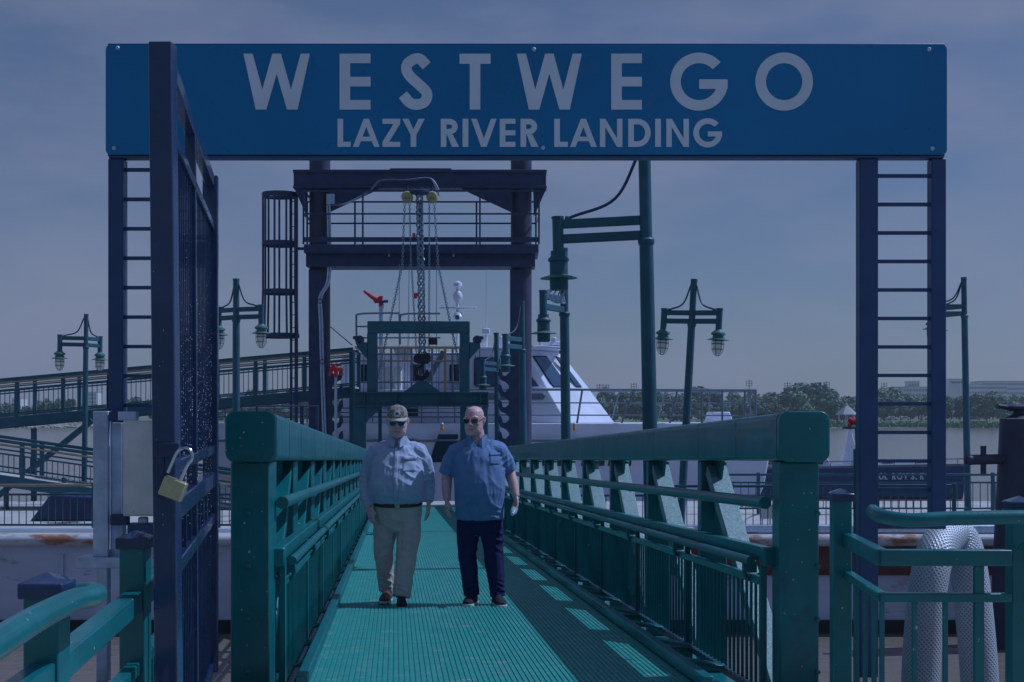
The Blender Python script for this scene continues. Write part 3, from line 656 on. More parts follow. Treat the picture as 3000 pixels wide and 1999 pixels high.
# caged ladder
lc = MB().beam(P(868, 575, QD+.2), P(868, 1330, QD+.2), .10, .06).build('ladder', M['iron'], gt)
MB().beam(P(853, 575, QD+.6), P(853, 1330, QD+.6), .07, .06).build('stile', M['iron'], lc)
for k in range(20):
    z0 = 590+37*k; MB().tube([P(868, z0, QD+.2), P(853, z0, QD+.6)], .014, 6).build('rung', M['iron'], lc)
cx = P(820, 0, QD+.4).x; bars = []
for k in range(9):
    a = R(20+320*k/8); r_ = .50
    bars.append((cx+r_*math.cos(a), QD+.4+.42*math.sin(a)))
for (yh) in (572, 715, 856, 984):
    z = P(0, yh, QD+.4).z; k_ = 1.0 if yh < 900 else 1.07
    MB().tube([(cx+k_*.52*math.cos(R(a)), QD+.4+.44*math.sin(R(a)), z) for a in range(10, 351, 17)]+[(cx+k_*.52, QD+.32, z)], [(.07, .02)]*22, 6, flat=(0, 0, 1)).build('cage_hoop', M['iron'], lc)
for i, (bx_, by_) in enumerate(bars):
    MB().tube([(bx_, by_, P(0, 565, QD+.4).z), (bx_, by_, P(0, 856, QD+.4).z), (bx_+(bx_-cx)*.07, by_, P(0, 990, QD+.4).z)], .033, 6).build('cage_bar', M['iron'], lc)
pxbar(868, 729, 892, 729, QD+.2, .08, 'strut', M['iron'], lc)
# electrics on the gantry
sw = pxbox(956, 568, 980, 598, QD-.1, .15, 'switch_box', M['zinc'], gt)
for k in (0, .05): wire([P(960, 600, QD-.2)+Vector((k, 0, 0)), P(1010, 597, QD-.2)+Vector((k, 0, 0)), P(1080, 562, QD-.2), P(1115, 530, QD-.2), P(1190, 528, QD-.2), P(1255, 522, QD-.2), P(1275, 545, QD-.2)+Vector((k, 0, 0)), P(1282, 575, QD-.2)+Vector((k, 0, 0))], .022).build('cable', M['zinc'], gt)
for x in (959, 966): wire([P(x, 602, QD-.05), P(x+2, 700, QD-.05), P(x, 820, QD-.08), P(x-24, 872, QD-.08), P(x-22, 940, QD-.08), P(x-18, 1090, QD-.08), P(x-10, 1320, QD-.08)], .028, k=4).build('conduit', M['zinc'], gt)
for x, y in ((937, 883), (952, 880), (944, 1060)): MB().tube([P(x, y, QD-.1)+Vector((.07*math.cos(a*.7854), 0, .07*math.sin(a*.7854))) for a in range(8)], .014, 6, closed=True).build('ring', M['iron'], gt)
wire([P(968, 958, QD), P(1032, 1012, QD)], .014).build('guy_wire', M['iron'], gt)

# ------------------------------------------------------------------ hoists, chains, hook
def link_mesh(L_, W_, r, n=10, m=5):
    pts = []
    for i in range(n):
        a = 2*math.pi*i/n; pts.append(Vector(((W_/2)*math.cos(a), 0, (L_/2-W_/2)*(1 if math.sin(a) > 0 else -1)*(1 if abs(math.sin(a)) > .2 else 0)+(W_/2)*math.sin(a))))
    return MB().tube(pts, r, m, closed=True)
def chain(p0, p1, L_, W_, r, name, m, parent, sagv=0, org=None):
    p0, p1 = Vector(p0), Vector(p1); n = max(2, int((p1-p0).length/(L_*.72))); mb = MB(); base = link_mesh(L_, W_, r)
    for i in range(n):
        f = (i+.5)/n; p = p0.lerp(p1, f)-Z*(sagv*4*f*(1-f)); q0 = p0.lerp(p1, max(0, f-.02))-Z*(sagv*4*max(0, f-.02)*(1-max(0, f-.02)))
        d = (p0-p1).normalized() if sagv == 0 else (q0-p).normalized()
        Mx = Matrix.Translation(p)@Z.rotation_difference(d).to_matrix().to_4x4()@Matrix.Rotation(R(90)*(i % 2)+.3, 4, 'Z')
        c = MB(); c.v = [v.copy() for v in base.v]; c.f = base.f; c.m = base.m; mb.join(c.xf(Mx))
    return mb.build(name, m, parent)
HD = QD-.75
def hoist(px, lab):
    r = root('chain_hoist', P(px, 590, HD), lab, 'chain hoist')
    MB().lathe(P(px, 578, HD)+Vector((0, .14, 0)), [(.10, 0), (.165, .02), (.165, .22), (.13, .27), (0, .275)], 22, (0, -1, 0)).build('gear_case', M['yellow'], r)
    MB().box(P(px, 580, HD-.16), (.16, .03, .07)).build('badge', M['slate'], r, bevel=.01)
    MB().tube([P(px, 562, HD), P(px, 545, HD)], .03, 8).build('hook_eye', M['iron'], r)
    return r
h1 = hoist(1193, 'left yellow chain hoist on the gantry platform'); h2 = hoist(1266, 'right yellow chain hoist on the gantry platform')
cd = HD-.05
chain(P(1186, 596, cd), P(1178, 790, cd), .10, .065, .010, 'load_chain', M['chain'], h1); chain(P(1200, 596, cd), P(1204, 790, cd), .09, .05, .009, 'hand_chain', M['chain'], h1)
chain(P(1258, 596, cd), P(1257, 1075, cd), .09, .05, .009, 'hand_chain', M['chain'], h2); chain(P(1272, 596, cd), P(1284, 790, cd), .10, .065, .010, 'load_chain', M['chain'], h2)
chain(P(1177, 784, cd-.03), P(1098, 1148, cd-.03), .10, .065, .011, 'load_chain', M['chain'], h1); chain(P(1285, 784, cd-.03), P(1362, 1148, cd-.03), .10, .065, .011, 'load_chain', M['chain'], h2)
chain(P(1206, 784, cd-.03), P(1221, 1050, cd-.03), .09, .05, .009, 'hand_chain', M['chain'], h1)
hb = root('hook_block', P(1236, 1100, HD), 'black hook block hanging on a thick bundle of chain in front of the ferry', 'hook block')
for k in range(4):
    ph = k*math.pi/2; pts = []
    for i in range(121):
        f = i/120; a = ph+f*46; q = P(1228+10*f, 556+(1058-556)*f, HD); pts.append(q+Vector((.085*math.cos(a), .085*math.sin(a), 0)))
    MB().tube(pts, .022, 5).build('chain_strand', M['chain'], hb)
for k in range(2):
    ph = k*math.pi; pts = []
    for i in range(121):
        f = i/120; a = ph-f*46; q = P(1228+10*f, 556+(1058-556)*f, HD); pts.append(q+Vector((.10*math.cos(a), .10*math.sin(a), 0)))
    MB().tube(pts, .020, 5).build('chain_strand', M['chain'], hb)
MB().lathe(P(1231, 565, HD), [(0.03, .16), (.12, .14), (.12, .10), (.22, .08), (.30, .04), (.30, -.02), (.18, -.06)], 18).build('suspension_cap', M['iron'], hb)
mb = MB(); mb.prism_px([(1210, 1046), (1222, 1034), (1238, 1040), (1246, 1032), (1254, 1034), (1261, 1044), (1260, 1058), (1250, 1066), (1226, 1066), (1212, 1060)], HD-.15, HD+.15); mb.build('block_body', M['rubber'], hb, bevel=.03)
pts = [P(x, y, HD) for x, y in ((1238, 1066), (1237, 1072), (1224, 1080), (1217, 1092), (1221, 1104), (1234, 1109), (1247, 1103), (1252, 1091), (1249, 1084))]
MB().tube(smoothpath(pts, 5), [.045]*20+[.075]*16+[.045]*5, 10).build('hook', M['rubber'], hb)
MB().tube([P(1237, 1096, HD), P(1237, 1122, HD)], .02, 8).build('shackle', M['zinc'], hb)
for x in (1208, 1213): pxbox(x, 683 if x == 1208 else 858, x+9, 695 if x == 1208 else 875, HD-.1, .06, 'red_tag', M['red'], hb)
for i, (x0, x1) in enumerate(((1199, 1193), (1244, 1244), (1279, 1279), (1170, 1169))): MB().tube([P(x0, 775, HD+.3), P(x1, 1150, HD+.3)], .010, 5).build('wire_rope', M['chain'], hb)

# ------------------------------------------------------------------ green lifting portal on the gangway end
PD = 38.9
pt = root('lifting_portal', G(38.9, .8, 0), 'green steel portal frame with cross beam hung from the hook over the gangway end', 'steel frame')
pxbox(1076, 941, 1376, 976, PD, .30, 'head_beam', M['dgreen'], pt, .02)
pxbox(1075, 976, 1104, 1150, PD+.02, .28, 'post', M['dgreen'], pt, .02); pxbox(1347, 976, 1376, 1150, PD+.02, .28, 'post', M['dgreen'], pt, .02)
cbm = pxbox(1036, 1151, 1430, 1189, PD+.1, .16, 'cross_beam', M['dgreen'], pt, .01)
pxbox(1034, 1148, 1432, 1153, PD-.05, .4, 'flange', M['dgreen'], cbm, .004); pxbox(1034, 1187, 1432, 1192, PD-.05, .4, 'flange', M['dgreen'], cbm, .004)
for x in (1066, 1158, 1296, 1406, 1428): pxbox(x, 1153, x+3, 1187, PD-.03, .13, 'stiffener', M['dgreen'], cbm, 0)
pxbox(1036, 1192, 1070, 1480, PD+.02, .28, 'leg', M['dgreen'], pt, .02); pxbox(1412, 1192, 1430, 1480, PD+.02, .28, 'leg', M['dgreen'], pt, .02)
pxbox(1108, 1192, 1118, 1480, PD+.6, .12, 'rear_leg', M['dgreen'], pt, .01); pxbox(1348, 1192, 1366, 1480, PD+.3, .2, 'rear_leg', M['dgreen'], pt, .01)
mb = MB(); mb.prism_px([(1070, 1192), (1070, 1240), (1120, 1192)], PD+.05, PD+.12); mb.build('gusset', M['dgreen'], pt)
mb = MB(); mb.prism_px([(1183, 1148), (1290, 1148), (1247, 1116), (1226, 1116)], PD-.02, PD+.10); mb.build('lifting_plate', M['dgreen'], pt)
for s_, x0 in ((-1, 1075), (1, 1376)):
    mb = MB(); mb.prism_px([(x0, 1003), (x0+s_*30, 1003), (x0+s_*30, 1018), (x0, 1052)][::s_], PD, PD+.2); br = mb.build('sheave_bracket', M['dgreen'], pt)
    MB().lathe(P(x0+s_*22, 996, PD), [(.10, 0), (.13, .02), (.08, .06), (.13, .10), (.10, .12)], 14, (0, 1, 0)).build('sheave', M['iron'], br)
    MB().box(P(x0+s_*32, 990, PD), (.18, .1, .10)).build('roller', M['iron'], br, bevel=.03)
wire([P(1392, 1040, PD-.05), P(1393, 1080, PD-.05), P(1397, 1098, PD-.05), P(1404, 1090, PD-.05), P(1406, 1010, PD-.05)], .014).build('rope_loop', M['iron'], pt)
bx2 = pxbox(1255, 990, 1281, 1010, PD-.15, .12, 'control_box', M['rubber'], pt, .01)

# ------------------------------------------------------------------ elevated ramps on the left
def ramp(pts_top, dz, D, label, depth=1.6, postgap=1.55, balgap=.15, toprail='dgreen'):
    q = [P(x, y, D) for x, y in pts_top]; r = root('boarding_ramp', (q[0].x, D, q[0].z-dz), label, 'ramp')
    for yo in (0, depth):
        o = Vector((0, yo, 0))
        for a, b in zip(q, q[1:]):
            MB().beam(a+o, b+o, .08, .09).build('top_rail', M[toprail], r, bevel=.01)
            MB().beam(a+o-Z*.10+Vector((0, -.05, 0)), b+o-Z*.10+Vector((0, -.05, 0)), .04, .045).build('hand_rail', M['tan'], r)
            MB().beam(a+o-Z*.24, b+o-Z*.24, .045, .04).build('mid_rail', M['dgreen'], r)
            MB().beam(a+o-Z*.36, b+o-Z*.36, .045, .045).build('panel_rail', M['dgreen'], r)
            MB().beam(a+o-Z*(dz-.14), b+o-Z*(dz-.14), .045, .045).build('bottom_rail', M['dgreen'], r)
            MB().beam(a+o-Z*(dz+.12), b+o-Z*(dz+.12), .12, .30).build('girder', M['dgreen'], r, bevel=.01)
            L_ = (b-a).length; n = max(1, round(L_/postgap)); nb = int(L_/balgap); bb = None; pm = None
            for i in range(n+1):
                p = a.lerp(b, i/n)+o
                if pm is None: pm = MB().beam(p-Z*(dz+.25), p-Z*.04, .11, .11, up=Vector((1, 0, 0))).build('post', M['dgreen'], r, org=p, bevel=.008)
                else: dup(pm, r, p)
            if yo == 0:
                for i in range(nb):
                    p = a.lerp(b, (i+.5)/nb)+o
                    if bb is None: bb = MB().beam(p-Z*(dz-.16), p-Z*.38, .02, .02).build('baluster', M['dgreen'], r, org=p)
                    else: dup(bb, r, p)
    for a, b in zip(q, q[1:]): MB().beam(a+Vector((0, depth/2, -dz+.02)), b+Vector((0, depth/2, -dz+.02)), depth-.1, .05).build('deck', M['bargedeck'], r)
    return r
r1 = ramp([(-220, 1133), (320, 1085), (1035, 1022)], 1.22, 42.6, 'upper green boarding ramp with picket sides rising to the ferry behind the gate')
pxbox(1023, 1030, 1037, 1330, 42.5, .16, 'end_post', M['dgreen'], r1)
for x in (90, 520, 820): pxbox(x, 1255, x+14, 1470, 42.8, .14, 'support_leg', M['dgreen'], r1)
pxbar(-20, 1465, 270, 1232, 42.2, .16, 'brace', M['dgreen'], r1)
r2 = ramp([(-160, 1268), (290, 1332), (700, 1392)], 1.0, 38.0, 'lower green boarding ramp sloping down to the barge deck at the left', postgap=1.9)
for x in (10, 180): pxbox(x, 1400, x+12, 1495, 38.2, .12, 'support_leg', M['dgreen'], r2)
# dark cover on the barge below the ramps
mb = MB(); q = P(205, 1500, 34); mb.prism([(q.x-1.0, 34, BZ+.02), (q.x+1.1, 34, BZ+.02), (q.x+.55, 34, BZ+.62), (q.x-.5, 34, BZ+.66)], (0, 1.4, 0))
tag(mb.build('ramp_footing', M['iron'], bevel=.03), 'dark sloped ramp footing on the barge deck below the left ramps', 'ramp footing')
# pipe barrier beside the gantry
pb = root('pipe_barrier', P(840, 1290, 36), 'thin dark pipe barrier above the left gangway chord beside the ladder', 'barrier')
MB().tube([P(752, 1440, 36), P(752, 1190, 36), P(930, 1190, 36), P(930, 1440, 36)], .035, 8).build('frame', M['iron'], pb); pxbox(878, 1192, 890, 1440, 36.02, .08, 'post', M['iron'], pb)

# ------------------------------------------------------------------ ferry moored behind the barge
FD = 45.0
fy = root('ferry_boat', (P(1500, 0, FD).x, FD, 0), 'large white ferry with slanted pilothouse moored behind the gantry', 'boat')
W = M['white']
mb = MB(); mb.prism_px([(620, 1292), (2225, 1292), (2260, 1310), (2240, 1420), (2150, 1640), (640, 1640)], FD, FD+7); mb.build('hull', W, fy, bevel=.05)
mb = MB(); mb.prism_px([(640, 1240), (2216, 1240), (2232, 1291), (620, 1291)], FD+.25, FD+6.75); mb.build('bulwark', W, fy, bevel=.04)
MB().tube([P(600, 1290, FD-.03), P(2228, 1290, FD-.03)], .05, 8).build('rub_rail', M['slate'], fy)
# lower house rising to the raked front
def raked(name, x0, D0, side_t, side_b, yt, yb, fr_t, fr_b, D1_, D2_, bevel):   # a house with a flat side and a raked, angled front facet
    A_, B_, Cc = P(x0, yt, D0), P(side_t, yt, D0), P(fr_t, yt, D1_); a_, b2, c2 = P(x0, yb, D0), P(side_b, yb, D0), P(fr_b, yb, D1_)
    A_.z = B_.z = Cc.z = P(0, yt, D0).z; a_.z = b2.z = c2.z = P(0, yb, D0).z
    m_ = D0+D2_; mir = lambda q: Vector((q.x, m_-q.y, q.z))
    top = [A_, B_, Cc, mir(Cc), mir(B_), mir(A_)]; bot = [a_, b2, c2, mir(c2), mir(b2), mir(a_)]
    mb = MB(); mb.add(bot+top, [(5, 4, 3, 2, 1, 0), (6, 7, 8, 9, 10, 11)]+[(i, (i+1) % 6, 6+(i+1) % 6, 6+i) for i in range(6)])
    return mb.build(name, W, fy, bevel=bevel, smooth=False), (b2, c2, B_)
dh, fpl = raked('deckhouse', 1000, FD+.6, 1603, 1660, 1141, 1240, 1728, 1800, FD+2.6, FD+6.4, .03)
ph, ppl = raked('pilothouse', 1372, FD+.9, 1540, 1603, 1024, 1139, 1640, 1728, FD+2.6, FD+6.1, .04)
mb = MB(); mb.prism_px([(1352, 1024), (1352, 1016), (1500, 1016), (1590, 1012), (1650, 1016), (1650, 1023)], FD+.7, FD+6.0); mb.build('pilothouse_roof', W, fy, bevel=.03)
def on_plane(px, py, pl, off=0):
    p0, p1, p2 = pl; n = (p1-p0).cross(p2-p0).normalized()
    if n.y > 0: n = -n
    o_ = Vector((0, 0, EZ)); d = (P(px, py, 50)-o_); t = (p0+n*off-o_).dot(n)/d.dot(n); return o_+d*t, n
def window_on(pts, pl, g='glassb'):
    cx_ = sum(p[0] for p in pts)/len(pts); cy_ = sum(p[1] for p in pts)/len(pts)
    q = [on_plane(cx_+(x-cx_)*1.10, cy_+(y-cy_)*1.08, pl, .02) for x, y in pts]; f = MB().prism([a for a, n in q], q[0][1]*-.05).build('window', M['rubber'], fy, smooth=False)
    q = [on_plane(x, y, pl, .034) for x, y in pts]; MB().prism([a for a, n in q], q[0][1]*-.012).build('pane', M[g], f, smooth=False)
mb = MB(); mb.prism_px([(1575, 1012), (1600, 1000), (1640, 1000), (1655, 1012)], FD+1.2, FD+4.0); mb.build('roof_fairing', W, fy, bevel=.03)
def window(pts, D, g='glassb', parent=None, fr='rubber'):
    cx_ = sum(p[0] for p in pts)/len(pts); cy_ = sum(p[1] for p in pts)/len(pts)
    k = 1.07; big = [(cx_+(x-cx_)*k+(2 if x > cx_ else -2), cy_+(y-cy_)*k) for x, y in pts]
    f = MB().prism_px(big, D-.02, D+.02).build('window', M[fr], parent or fy, bevel=.012)
    MB().prism_px(pts, D-.035, D-.021).build('pane', M[g], f, bevel=.01)
PF = FD+.87
window([(1393, 1056), (1400, 1050), (1456, 1050), (1460, 1056), (1460, 1124), (1455, 1130), (1398, 1130), (1393, 1124)], PF)
window([(1556, 1106), (1574, 1130), (1500, 1130), (1500, 1050), (1528, 1050)], PF)
window_on([(1566, 1046), (1602, 1046), (1662, 1131), (1622, 1131)], ppl)
window_on([(1632, 1047), (1642, 1050), (1702, 1131), (1688, 1131)], ppl)
# dark plate on the deckhouse, coloured as the shade of a side recess
mb = MB(); mb.prism_px([(1330, 1152), (1590, 1152), (1600, 1160), (1590, 1172), (1330, 1172)], FD+.56, FD+.58); mb.build('recess_shade', M['slate'], fy, bevel=.02)
for a in ([(1185, 1155), (1222, 1155), (1222, 1218), (1190, 1218)], [(1140, 1160), (1175, 1160), (1175, 1218), (1140, 1218)]): window(a, FD+.58, 'glass')
# hull side windows and the dark slanted door window
window([(1288, 1275), (1338, 1275), (1345, 1352), (1262, 1352)], FD-.03, 'glass')
for x in (1150, 1385, 1455, 1555, 1620, 1712, 1790):
    window([(x, 1340), (x+8, 1332), (x+58, 1332), (x+54, 1364), (x-6, 1364)], FD-.03, 'glass')
for x0 in (1207,):
    for k in range(5): pxbox(x0, 1256+k*7, x0+26, 1258+k*7, FD-.03, .03, 'louvre', W, fy, 0)
for x in (1295, 1683):
    l = MB().lathe(P(x, 1262, FD-.06), [(.045, .0), (.055, .02), (.055, .14), (.03, .19), (0, .2)], 12).build('deck_light', M['amber'], fy); MB().lathe(P(x, 1246, FD-.06), [(.06, 0), (.06, .05), (.03, .08)], 12).build('cap', M['zinc'], l)
# upper deck guard rails
g_ = MB().tube([P(1372, 1141, FD+.35), P(2216, 1144, FD+.35)], .04, 8).build('guard_rail', M['slate'], fy)
for y in (1180, 1216): MB().tube([P(1372, y, FD+.35), P(2216, y+2, FD+.35)], .022, 6).build('rail', M['slate'], g_)
for (x0, x1) in ((1706, 1690), (1858, 1820), (1985, 1962), (2056, 2056), (2116, 2116), (2182, 2182), (2214, 2214)):
    MB().tube([P(x0, 1142, FD+.35), P(x1, 1242, FD+.35)], .038, 6).build('stanchion', M['slate'], g_)
for (x0, x1) in ((1815, 1790), (1950, 1925), (2078, 2078), (2138, 2138), (2198, 2198)):
    MB().tube([P(x0, 1146, FD+6), P(x1, 1238, FD+6)], .03, 6).build('stanchion', M['slate'], g_)
MB().tube([P(1700, 1146, FD+6), P(2216, 1148, FD+6)], .03, 6).build('rail', M['slate'], g_)
mb = MB(); mb.prism_px([(2082, 1240), (2088, 1207), (2138, 1207), (2150, 1240)], FD+1.5, FD+3); mb.build('deck_locker', W, fy, bevel=.04)
# after deck: rails, stairs, canopy bits seen through the portal
a_ = MB().tube([P(640, 1222, FD+.3), P(1372, 1222, FD+.3)], .03, 6).build('after_rail', M['slate'], fy)
for y in (1196, 1209): MB().tube([P(640, y, FD+.3), P(1372, y, FD+.3)], .022, 6).build('rail', M['slate'], a_)
for x in range(660, 1372, 48): MB().tube([P(x, 1192, FD+.3), P(x, 1240, FD+.3)], .028, 6).build('stanchion', M['slate'], a_)
t_ = MB().tube([P(1040, 1018, FD+.5), P(1372, 1018, FD+.5)], .05, 8).build('top_deck_rail', M['tan'], fy)
for y in (1038, 1058, 1120): MB().tube([P(1040, y, FD+.5), P(1372, y, FD+.5)], .03, 6).build('rail', M['tan' if y == 1058 else 'slate'], t_)
for x in range(1046, 1372, 20): MB().tube([P(x, 1020, FD+.5), P(x, 1148, FD+.5)], .016 if x % 3 else .04, 6).build('stanchion', M['slate'], t_)
pxbox(1300, 1020, 1308, 1148, FD+.4, .1, 'post', M['tan'], t_)
mb = MB(); mb.beam(P(1236, 1148, FD+.9), P(1300, 1030, FD+.9), .18, .14, up=Vector((0, 1, 0))); mb.build('stair_stringer', M['slate'], fy)
for x0, x1 in ((1118, 1148), (1155, 1176)): pxbox(x0, 1075, x1, 1145, FD+1.0, .4, 'vent_box', M['cabinet'], fy, .03)
mb = MB(); mb.prism_px([(1000, 1148), (1000, 1040), (1372, 1030), (1372, 1140)], FD+1.6, FD+5.4); mb.build('after_house', W, fy, bevel=.05)
for x in (1060, 1205, 1320): window([(x, 1070), (x+34, 1070), (x+34, 1120), (x, 1120)], FD+1.57, 'glass')
mb = MB(); mb.prism_px([(1150, 1018), (1208, 1018), (1204, 1048), (1188, 1060), (1160, 1046)], FD+.8, FD+1.4); mb.build('life_raft', M['cabinet'], fy, bevel=.05)
# look-out rail and fire monitor
k_ = MB().tube(smoothpath([P(1045, 1010, FD+1), P(1044, 935, FD+1), P(1050, 921, FD+1), P(1100, 918, FD+1), P(1160, 918, FD+1), P(1170, 926, FD+1), P(1171, 1010, FD+1)], 4), .035, 8).build('lookout_rail', M['slate'], fy)
MB().tube(smoothpath([P(1172, 1010, FD+1), P(1172, 935, FD+1), P(1182, 921, FD+1), P(1232, 919, FD+1), P(1290, 919, FD+1)], 4), .035, 8).build('rail', M['slate'], k_)
for y in (957, 990): MB().tube([P(1045, y, FD+1), P(1171, y, FD+1)], .028, 6).build('rail', M['slate'], k_); MB().tube([P(1172, y, FD+1), P(1290, y, FD+1)], .028, 6).build('rail', M['slate'], k_)
MB().tube([P(1118, 1148, FD+1.2), P(1118, 896, FD+1.2)], .09, 10).build('monitor_post', M['zinc'], fy)
mo = MB().tube([P(1066, 853, FD+1.2), P(1092, 872, FD+1.2), P(1108, 882, FD+1.2)], [.045, .07, .09], 12).build('fire_monitor', M['red'], fy)
mb = MB(); mb.prism_px([(1092, 884), (1110, 868), (1122, 866), (1120, 876), (1108, 888)], FD+1.1, FD+1.35); mb.build('monitor_head', M['red'], mo, bevel=.03)
MB().lathe(P(1117, 899, FD+1.2), [(.09, 0), (.09, .10), (.06, .13), (.06, .2)], 12).build('monitor_base', M['red'], mo); MB().tube([P(1098, 885, FD+1.15), P(1137, 883, FD+1.15)], .05, 8).build('valve_wheel', M['iron'], mo)
# radar mast
rm_ = MB().tube([P(1340, 1016, FD+2.4), P(1340, 840, FD+2.4)], .05, 10).build('radar_mast', W, fy)
MB().box(P(1342, 903, FD+2.4), (1.28, .16, .07)).build('radar_bar', W, rm_, bevel=.02); MB().lathe(P(1342, 938, FD+2.4), [(.16, 0), (.2, .1), (.12, .26), (.05, .3)], 14).build('radar_drum', W, rm_)
MB().lathe(P(1341, 890, FD+2.4), [(.05, 0), (.16, .18), (.17, .3), (.1, .42), (.03, .45)], 14).build('dome', W, rm_); MB().lathe(P(1341, 846, FD+2.4), [(.05, 0), (.16, .08), (.14, .2), (.06, .26), (0, .27)], 14).build('dome', W, rm_)
MB().box(P(1340, 930, FD+2.2), (.14, .1, .16)).build('green_light', M['green'], rm_, bevel=.02)
sl = MB().tube([P(1424, 1016, FD+1.2), P(1424, 975, FD+1.2)], .05, 8).build('searchlight', W, fy)
MB().box(P(1424, 972, FD+1.2), (.26, .3, .2)).build('lamp_housing', W, sl, bevel=.03); MB().tube([P(1412, 985, FD+1.1), P(1418, 1012, FD+1.1)], .03, 6).build('bracket', W, sl)
for x, y0 in ((1425, 785), (1484, 905), (1200, 880)): MB().tube([P(x, 1016, FD+1.4), P(x, y0, FD+1.4)], [.03, .012], 6).build('antenna', W, fy)
mb = MB(); mb.prism_px([(1445, 1016), (1466, 985), (1478, 985), (1492, 1016)], FD+1.6, FD+2.4); mb.build('vent_cowl', W, fy, bevel=.04)
mb = MB().tube([P(1584, 1012, FD+.9), P(1584, 985, FD+.9), P(1594, 962, FD+.9)], [.05, .10, .13], 10); mb.build('horn', M['cabinet'], fy)
mb = MB(); mb.box(P(1622, 998, FD+.9), (.18, .18, .22)); mb.build('camera_housing', W, fy, bevel=.04); MB().tube([P(1614, 1012, FD+.9), P(1620, 1000, FD+.9)], .04, 8).build('camera_arm', W, fy)
MB().lathe(P(1644, 1032, FD+.7), [(0, -.07), (.08, -.03), (.08, .04), (0, .09)], 10, (0, -1, 0)).build('floodlight', M['slate'], fy)

# ------------------------------------------------------------------ lamp posts
def lamp_head(r, c, glass=True, wires=False):   # c: where the arm meets the drop pipe, local to the root
    c = Vector(c); st = MB().tube([c+Z*.16, c-Z*.30], .072, 14); st.lathe(c+Z*.15, [(.08, 0), (.08, .03), (.0, .03)], 14)
    h = st.build('drop_pipe', M['dgreen'], r)
    b = MB().lathe(c-Z*.30, [(.10, .04), (.10, -.02), (.135, -.06), (.135, -.09), (.115, -.10), (.115, -.33)], 18) if not glass else MB().lathe(c-Z*.30, [(.075, .0), (.10, -.03), (.16, -.07), (.165, -.11), (.12, -.13), (.12, -.26)], 18)
    b.build('housing', M['dgreen'] if not glass else M['pgreen'], h)
    zb_ = -.60 if not glass else -.52
    br = MB().lathe(c+Z*(zb_), [(.105, .04), (.14, .025), (.235, .0), (.24, -.012), (.14, .005), (.10, -.02)], 24); br.build('brim', M['pgreen'], h)
    if glass:
        MB().lathe(c-Z*.50, [(.118, .0), (.118, -.15), (.10, -.27), (.06, -.34), (0, -.36)], 16).build('glass_jar', M['lampglass'], h)
        cg = MB()
        for k in range(6):
            a = k*math.pi/3; d = Vector((math.cos(a), math.sin(a), 0)); cg.tube([c+d*.135-Z*.45, c+d*.135-Z*.66, c+d*.12-Z*.77, c+d*.07-Z*.86, c+d*.01-Z*.89], .006, 5)
        for z, q in ((.62, .137), (.74, .127)): cg.tube([c+Vector((q*math.cos(a*.5236), q*math.sin(a*.5236), -z)) for a in range(12)], .009, 5, closed=True)
        cg.build('wire_cage', M['dgreen'], h)
    else:
        MB().lathe(c-Z*.58, [(.118, 0), (.118, -.16), (.105, -.18)], 18).build('socket_ring', M['dgreen'], h)
        if wires:
            for k in range(4): wire([c+Vector((.05*k-.07, 0, -.74)), c+Vector((.06*k-.15, -.02, -.84-.02*k)), c+Vector((.03*k-.02, .02, -.92)), c+Vector((.05, 0, -.80))], .010).build('loose_wire', M['zinc'], h)
def lamp_post(base, label, arms, arm_z, top_z, tilt=(0, 0), pr=.09, glass=True, chains=True, wires=False, group=None):
    r = root('lamp_post', (0, 0, 0), label, 'lamp post', group)
    po = MB().tube([(0, 0, 0), (0, 0, arm_z-.2)], [pr*1.12, pr], 18).build('pole', M['dgreen'], r); MB().tube([(0, 0, arm_z-.205), (0, 0, top_z)], pr*.88, 18).build('upper_pole', M['dgreen'], po)
    MB().lathe((0, 0, arm_z-.23), [(pr*1.1, 0), (pr*1.2, .02), (pr*1.2, .06), (pr, .08)], 18).build('collar', M['dgreen'], po); MB().lathe((0, 0, top_z-.02), [(pr*.95, 0), (pr*.95, .05), (0, .06)], 18).build('pole_cap', M['dgreen'], po)
    MB().lathe((0, 0, 0), [(pr*2.0, 0), (pr*2.0, .03), (pr*1.3, .05), (pr*1.15, .12)], 18).build('base_plate', M['dgreen'], po)
    for (ax, ay) in arms:
        d = Vector((ax, ay, 0)); L_ = d.length; u = d/L_
        for z, in ((.08,), (-.11,)): MB().beam(u*(pr*.8)+Z*(arm_z+z), u*(L_-.05)+Z*(arm_z+z), .07, .115).build('arm', M['dgreen'], r, bevel=.01)
        lamp_head(r, d+Z*arm_z, glass, wires)
        if chains:
            a = u*.06+Z*(top_z-.08); b = u*(L_-.16)+Z*(arm_z+.16); mid = u*(L_*.34)+Z*(arm_z+(top_z-arm_z)*.36)
            MB().tube(smoothpath([a, mid, b], 8), .020, 6).build('stay_chain', M['iron'], r)
            MB().tube([b-Z*.02, b+u*.06], .03, 8).build('clevis', M['dgreen'], r)
    r.location = base; r.rotation_euler = (tilt[0], tilt[1], 0); return r
labs = ['nearest tall green lamp post beside the gangway, its arm holding a bare lamp socket', 'second green lamp post along the gangway, its lamp hanging toward the viewer',
        'third green lamp post along the gangway, in front of the dark gantry column', 'farthest thin green lamp post along the gangway beside the ferry']
for i in range(4):
    D = 17.2+8.6*i; b = G(D, 3.25, -.35)
    arm = [(-1.10, .25)] if i == 0 else [(-.42, -.95)]
    lp = lamp_post(b, labs[i], arm, 4.62, 5.65, tilt=(0, -.02 if i == 0 else -.012), pr=.088, glass=False, wires=(i == 0))
    MB().beam(G(D, 2.6, -.42), G(D, 3.35, -.42), .14, .1).build('outrigger', M['green'], gw)
def base_at(px, D, z=BZ): return Vector((P(px, 0, D).x, D, z))
